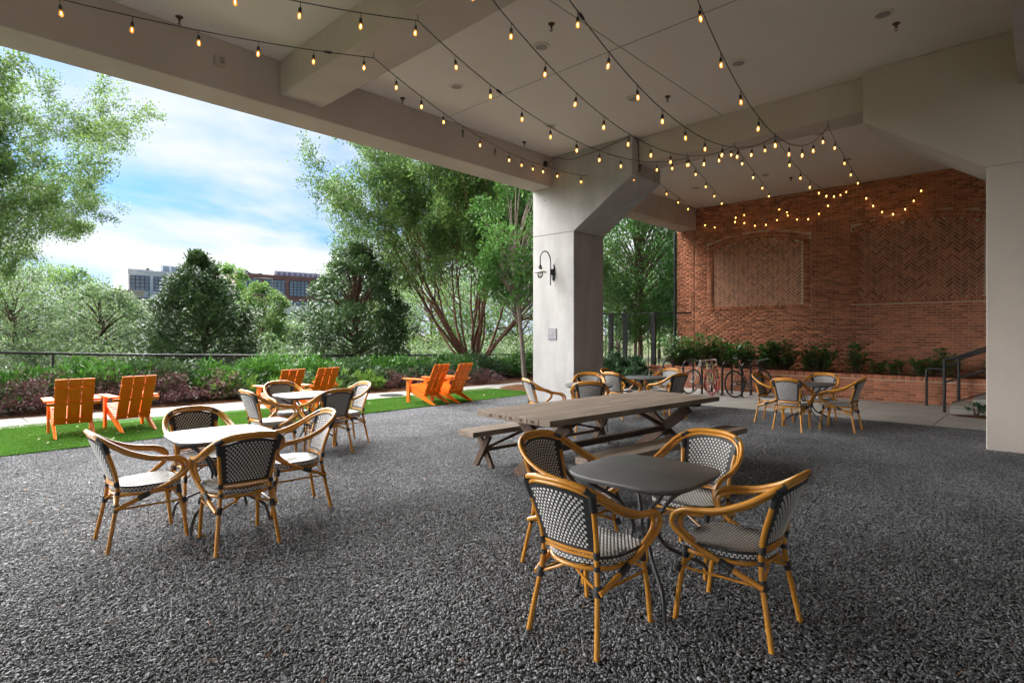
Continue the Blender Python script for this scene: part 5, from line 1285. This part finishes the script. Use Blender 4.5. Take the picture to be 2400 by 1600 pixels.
# ================================================================== FENCE
t = thing('chain_link_fence', 'black chain link fence with a top rail behind the hedge', 'fence')
FP = [(-17.1, -3.0, 1.33), (-17.0, 1.4, 1.18), (-17.0, 3.9, 1.06), (-17.0, 7.25, .95), (-17.0, 13.3, .80), (-17.0, 19.0, .68)]
obj('top_rail', MB().tube(FP, .030, 8), M['black_metal'], t, True)
def fz(y):
    for a, b_ in zip(FP, FP[1:]):
        if a[1] <= y <= b_[1]: return a[2]+(b_[2]-a[2])*(y-a[1])/(b_[1]-a[1])
    return FP[-1][2]
y = -2.6
while y < 19:
    obj('post', MB().tube([(-17.0, y, -.8), (-17.0, y, fz(y)+.02)], .028, 8), M['black_metal'], t, True); y += 2.45
wires = MB(); y = -3.0
while y < 18.4:
    for s in (-1, 1): wires.tube([(-16.98+s*.003, y+(.5 if s > 0 else -.0), fz(y)-.02), (-16.98+s*.003, y+(-.0 if s > 0 else .5), fz(y)-.52)], .0022, 3, cap=False)
    y += .075
wf = obj('mesh_fabric', wires, M['black_metal'], t); wf['kind'] = 'stuff'

# ================================================================== TRELLIS
bx, by = bearing(1432, 18.6); cx2, cy2 = bearing(1465, 19.4); dx2, dy2 = bearing(1532, 18.2)
t = thing('trellis', 'black steel trellis frame with slim posts behind the pillar', 'trellis')
for (x, y) in ((bx, by), (cx2, cy2), (dx2, dy2)):
    obj('post', MB().ext(x-.07, x+.07, y-.05, y+.05, -.05, 2.25), M['black_metal'], t, bevel=.004)
    for s in (-1, 1): obj('rod', MB().tube([(x+s*.17*RT.x, y+s*.17*RT.y, -.05), (x+s*.17*RT.x, y+s*.17*RT.y, 2.25)], .014, 6), M['black_metal'], t, True)
for z in (2.27,):
    obj('top_bar', MB().tube([(bx-.3, by-.2, z), (cx2, cy2, z), (dx2, dy2, z), (dx2+1.2*RT.x, dy2+1.2*RT.y, z)], .022, 6), M['black_metal'], t, True)

# ================================================================== FAR BUILDINGS AND STREET LAMP
M['white_wall'] = surf('white_painted_wall', (.72, .72, .70), (.64, .64, .62), rough=.8, scale=.2)
M['loft_brick'] = surf('loft_brick', (.26, .125, .105), (.20, .095, .08), rough=.9, scale=.3)
M['tan_wall'] = surf('tan_wall', (.50, .40, .30), rough=.9)
M['frame_dark'] = surf('dark_window_frame', (.05, .05, .055), rough=.5)
def building(label, u0, u1, D, z1, depth, wall, face_rz, floors, cols, wmat, pane_rows, pane_cols, ww=.74, wh=.62, zb=0.0, wz0=None, fh=None):
    a = Vector((*bearing(u0, D), 0)); b_ = Vector((*bearing(u1, D), 0)); w = (b_-a).length
    d = (b_-a).normalized(); rz = math.atan2(d.y, d.x)+face_rz
    t = thing('office_building', label, 'building', (a.x, a.y, 0), rz)       # local +X along facade, +Y away
    obj('wall', MB().ext(0, w, 0, depth, -.5, z1), wall, t)
    obj('parapet', MB().ext(-.15, w+.15, -.15, depth+.15, z1+.01, z1+.55), wall, t)
    fh = fh or 4.0; cw = w/cols
    for f in range(floors):
        zc = z1-fh*(f+.5)
        for c in range(cols):
            x = cw*(c+.5); hw = cw*ww/2; hh = fh*wh/2
            g = obj('window', MB().ext(x-hw, x+hw, -.06, .10, zc-hh, zc+hh), M['window'], t)
            fr_ = MB(); 
            for k in range(pane_cols+1): xx = x-hw+2*hw*k/pane_cols; fr_.ext(xx-.07, xx+.07, -.14, -.065, zc-hh, zc+hh)
            for k in range(pane_rows+1): zz_ = zc-hh+2*hh*k/pane_rows; fr_.ext(x-hw, x+hw, -.15, -.066, zz_-.06, zz_+.06)
            obj('frame', fr_, wmat, g); obj('sill', MB().ext(x-hw-.2, x+hw+.2, -.3, -.02, zc-hh-.28, zc-hh-.08), wall, g)
    return t, w
wb, w = building('white painted office block with large gridded windows', 300, 490, 118, 14.5, 16, M['white_wall'], R(44), 3, 4, M['frame_dark'], 4, 4, .80, .66, fh=4.6)
obj('roof_house', MB().ext(6.5, 14.0, 3, 10, 15.06, 16.6), M['white_wall'], wb); obj('roof_house', MB().ext(10.5, 13.0, 4, 9, 16.61, 17.3), M['white_wall'], wb)
for x in (7.6, 9.2): obj('roof_window', MB().ext(x-.6, x+.6, 2.92, 3.05, 15.4, 16.4), M['window'], wb)
obj('roof_vent', MB().tube([(4.5, 5, 15.0), (4.5, 5, 15.9)], .35, 10), M['frame_dark'], wb, True)
tn, w = building('tan brick wing left of the white office block', 292, 330, 110, 9.6, 10, M['tan_wall'], R(40), 1, 2, M['frame_dark'], 2, 2, .4, .5)
lb, w = building('red brick loft building with tall dark windows', 556, 900, 124, 14.4, 20, M['loft_brick'], R(40), 3, 6, M['frame_dark'], 5, 5, .80, .74, fh=4.7)
obj('penthouse', MB().ext(9.0, 20.0, 4, 14, 14.97, 16.3), M['white_wall'], lb)
for k in range(8): obj('penthouse_window', MB().ext(9.7+k*1.25, 10.5+k*1.25, 3.93, 4.02, 15.2, 16.1), M['window'], lb)
for k in range(5): obj('roof_unit', MB().ext(2.0+k*1.2, 2.8+k*1.2, 4, 5, 14.97, 15.35+.15*(k % 2)), M['frame_dark'], lb)
obj('roof_tank', MB().lathe([(.7, 14.97), (.7, 15.8), (.3, 16.3)], 12, Matrix.Translation((4.0, 8, 0))), M['frame_dark'], lb, True)
lw, w = building('low white building below the red brick loft', 630, 760, 105, 6.2, 12, M['white_wall'], R(8), 1, 4, M['frame_dark'], 2, 2, .35, .45)
sx, sy = bearing(641, 62)
t = thing('street_lamp', 'dark street lamp post before the red brick loft', 'street lamp', (sx, sy, 0))
obj('pole', MB().tube([(0, 0, -.2), (0, 0, 7.6)], [.10, .06], 8), M['black_metal'], t, True)
obj('arm', MB().tube([(0, 0, 7.55), (-1.0*RT.x, -1.0*RT.y, 7.62), (-1.9*RT.x, -1.9*RT.y, 7.60)], .05, 6), M['black_metal'], t, True)
hp = MB(); hp.bar((-1.3*RT.x, -1.3*RT.y, 7.62), (-2.1*RT.x, -2.1*RT.y, 7.60), .25, .12); obj('lamp_head', hp, M['black_metal'], t, bevel=.02)
# small manhole cover in the path
t = thing('manhole_cover', 'dark round manhole cover in the concrete path', 'manhole cover', (-12.25, 8.45, .031))
obj('cover', MB().lathe([(.30, 0), (.30, .004), (.28, .006)], 28), M['black_metal'], t, True); obj('rim', MB().lathe([(.33, 0), (.33, .003), (.301, .003)], 28), M['leg_metal'], t, True)
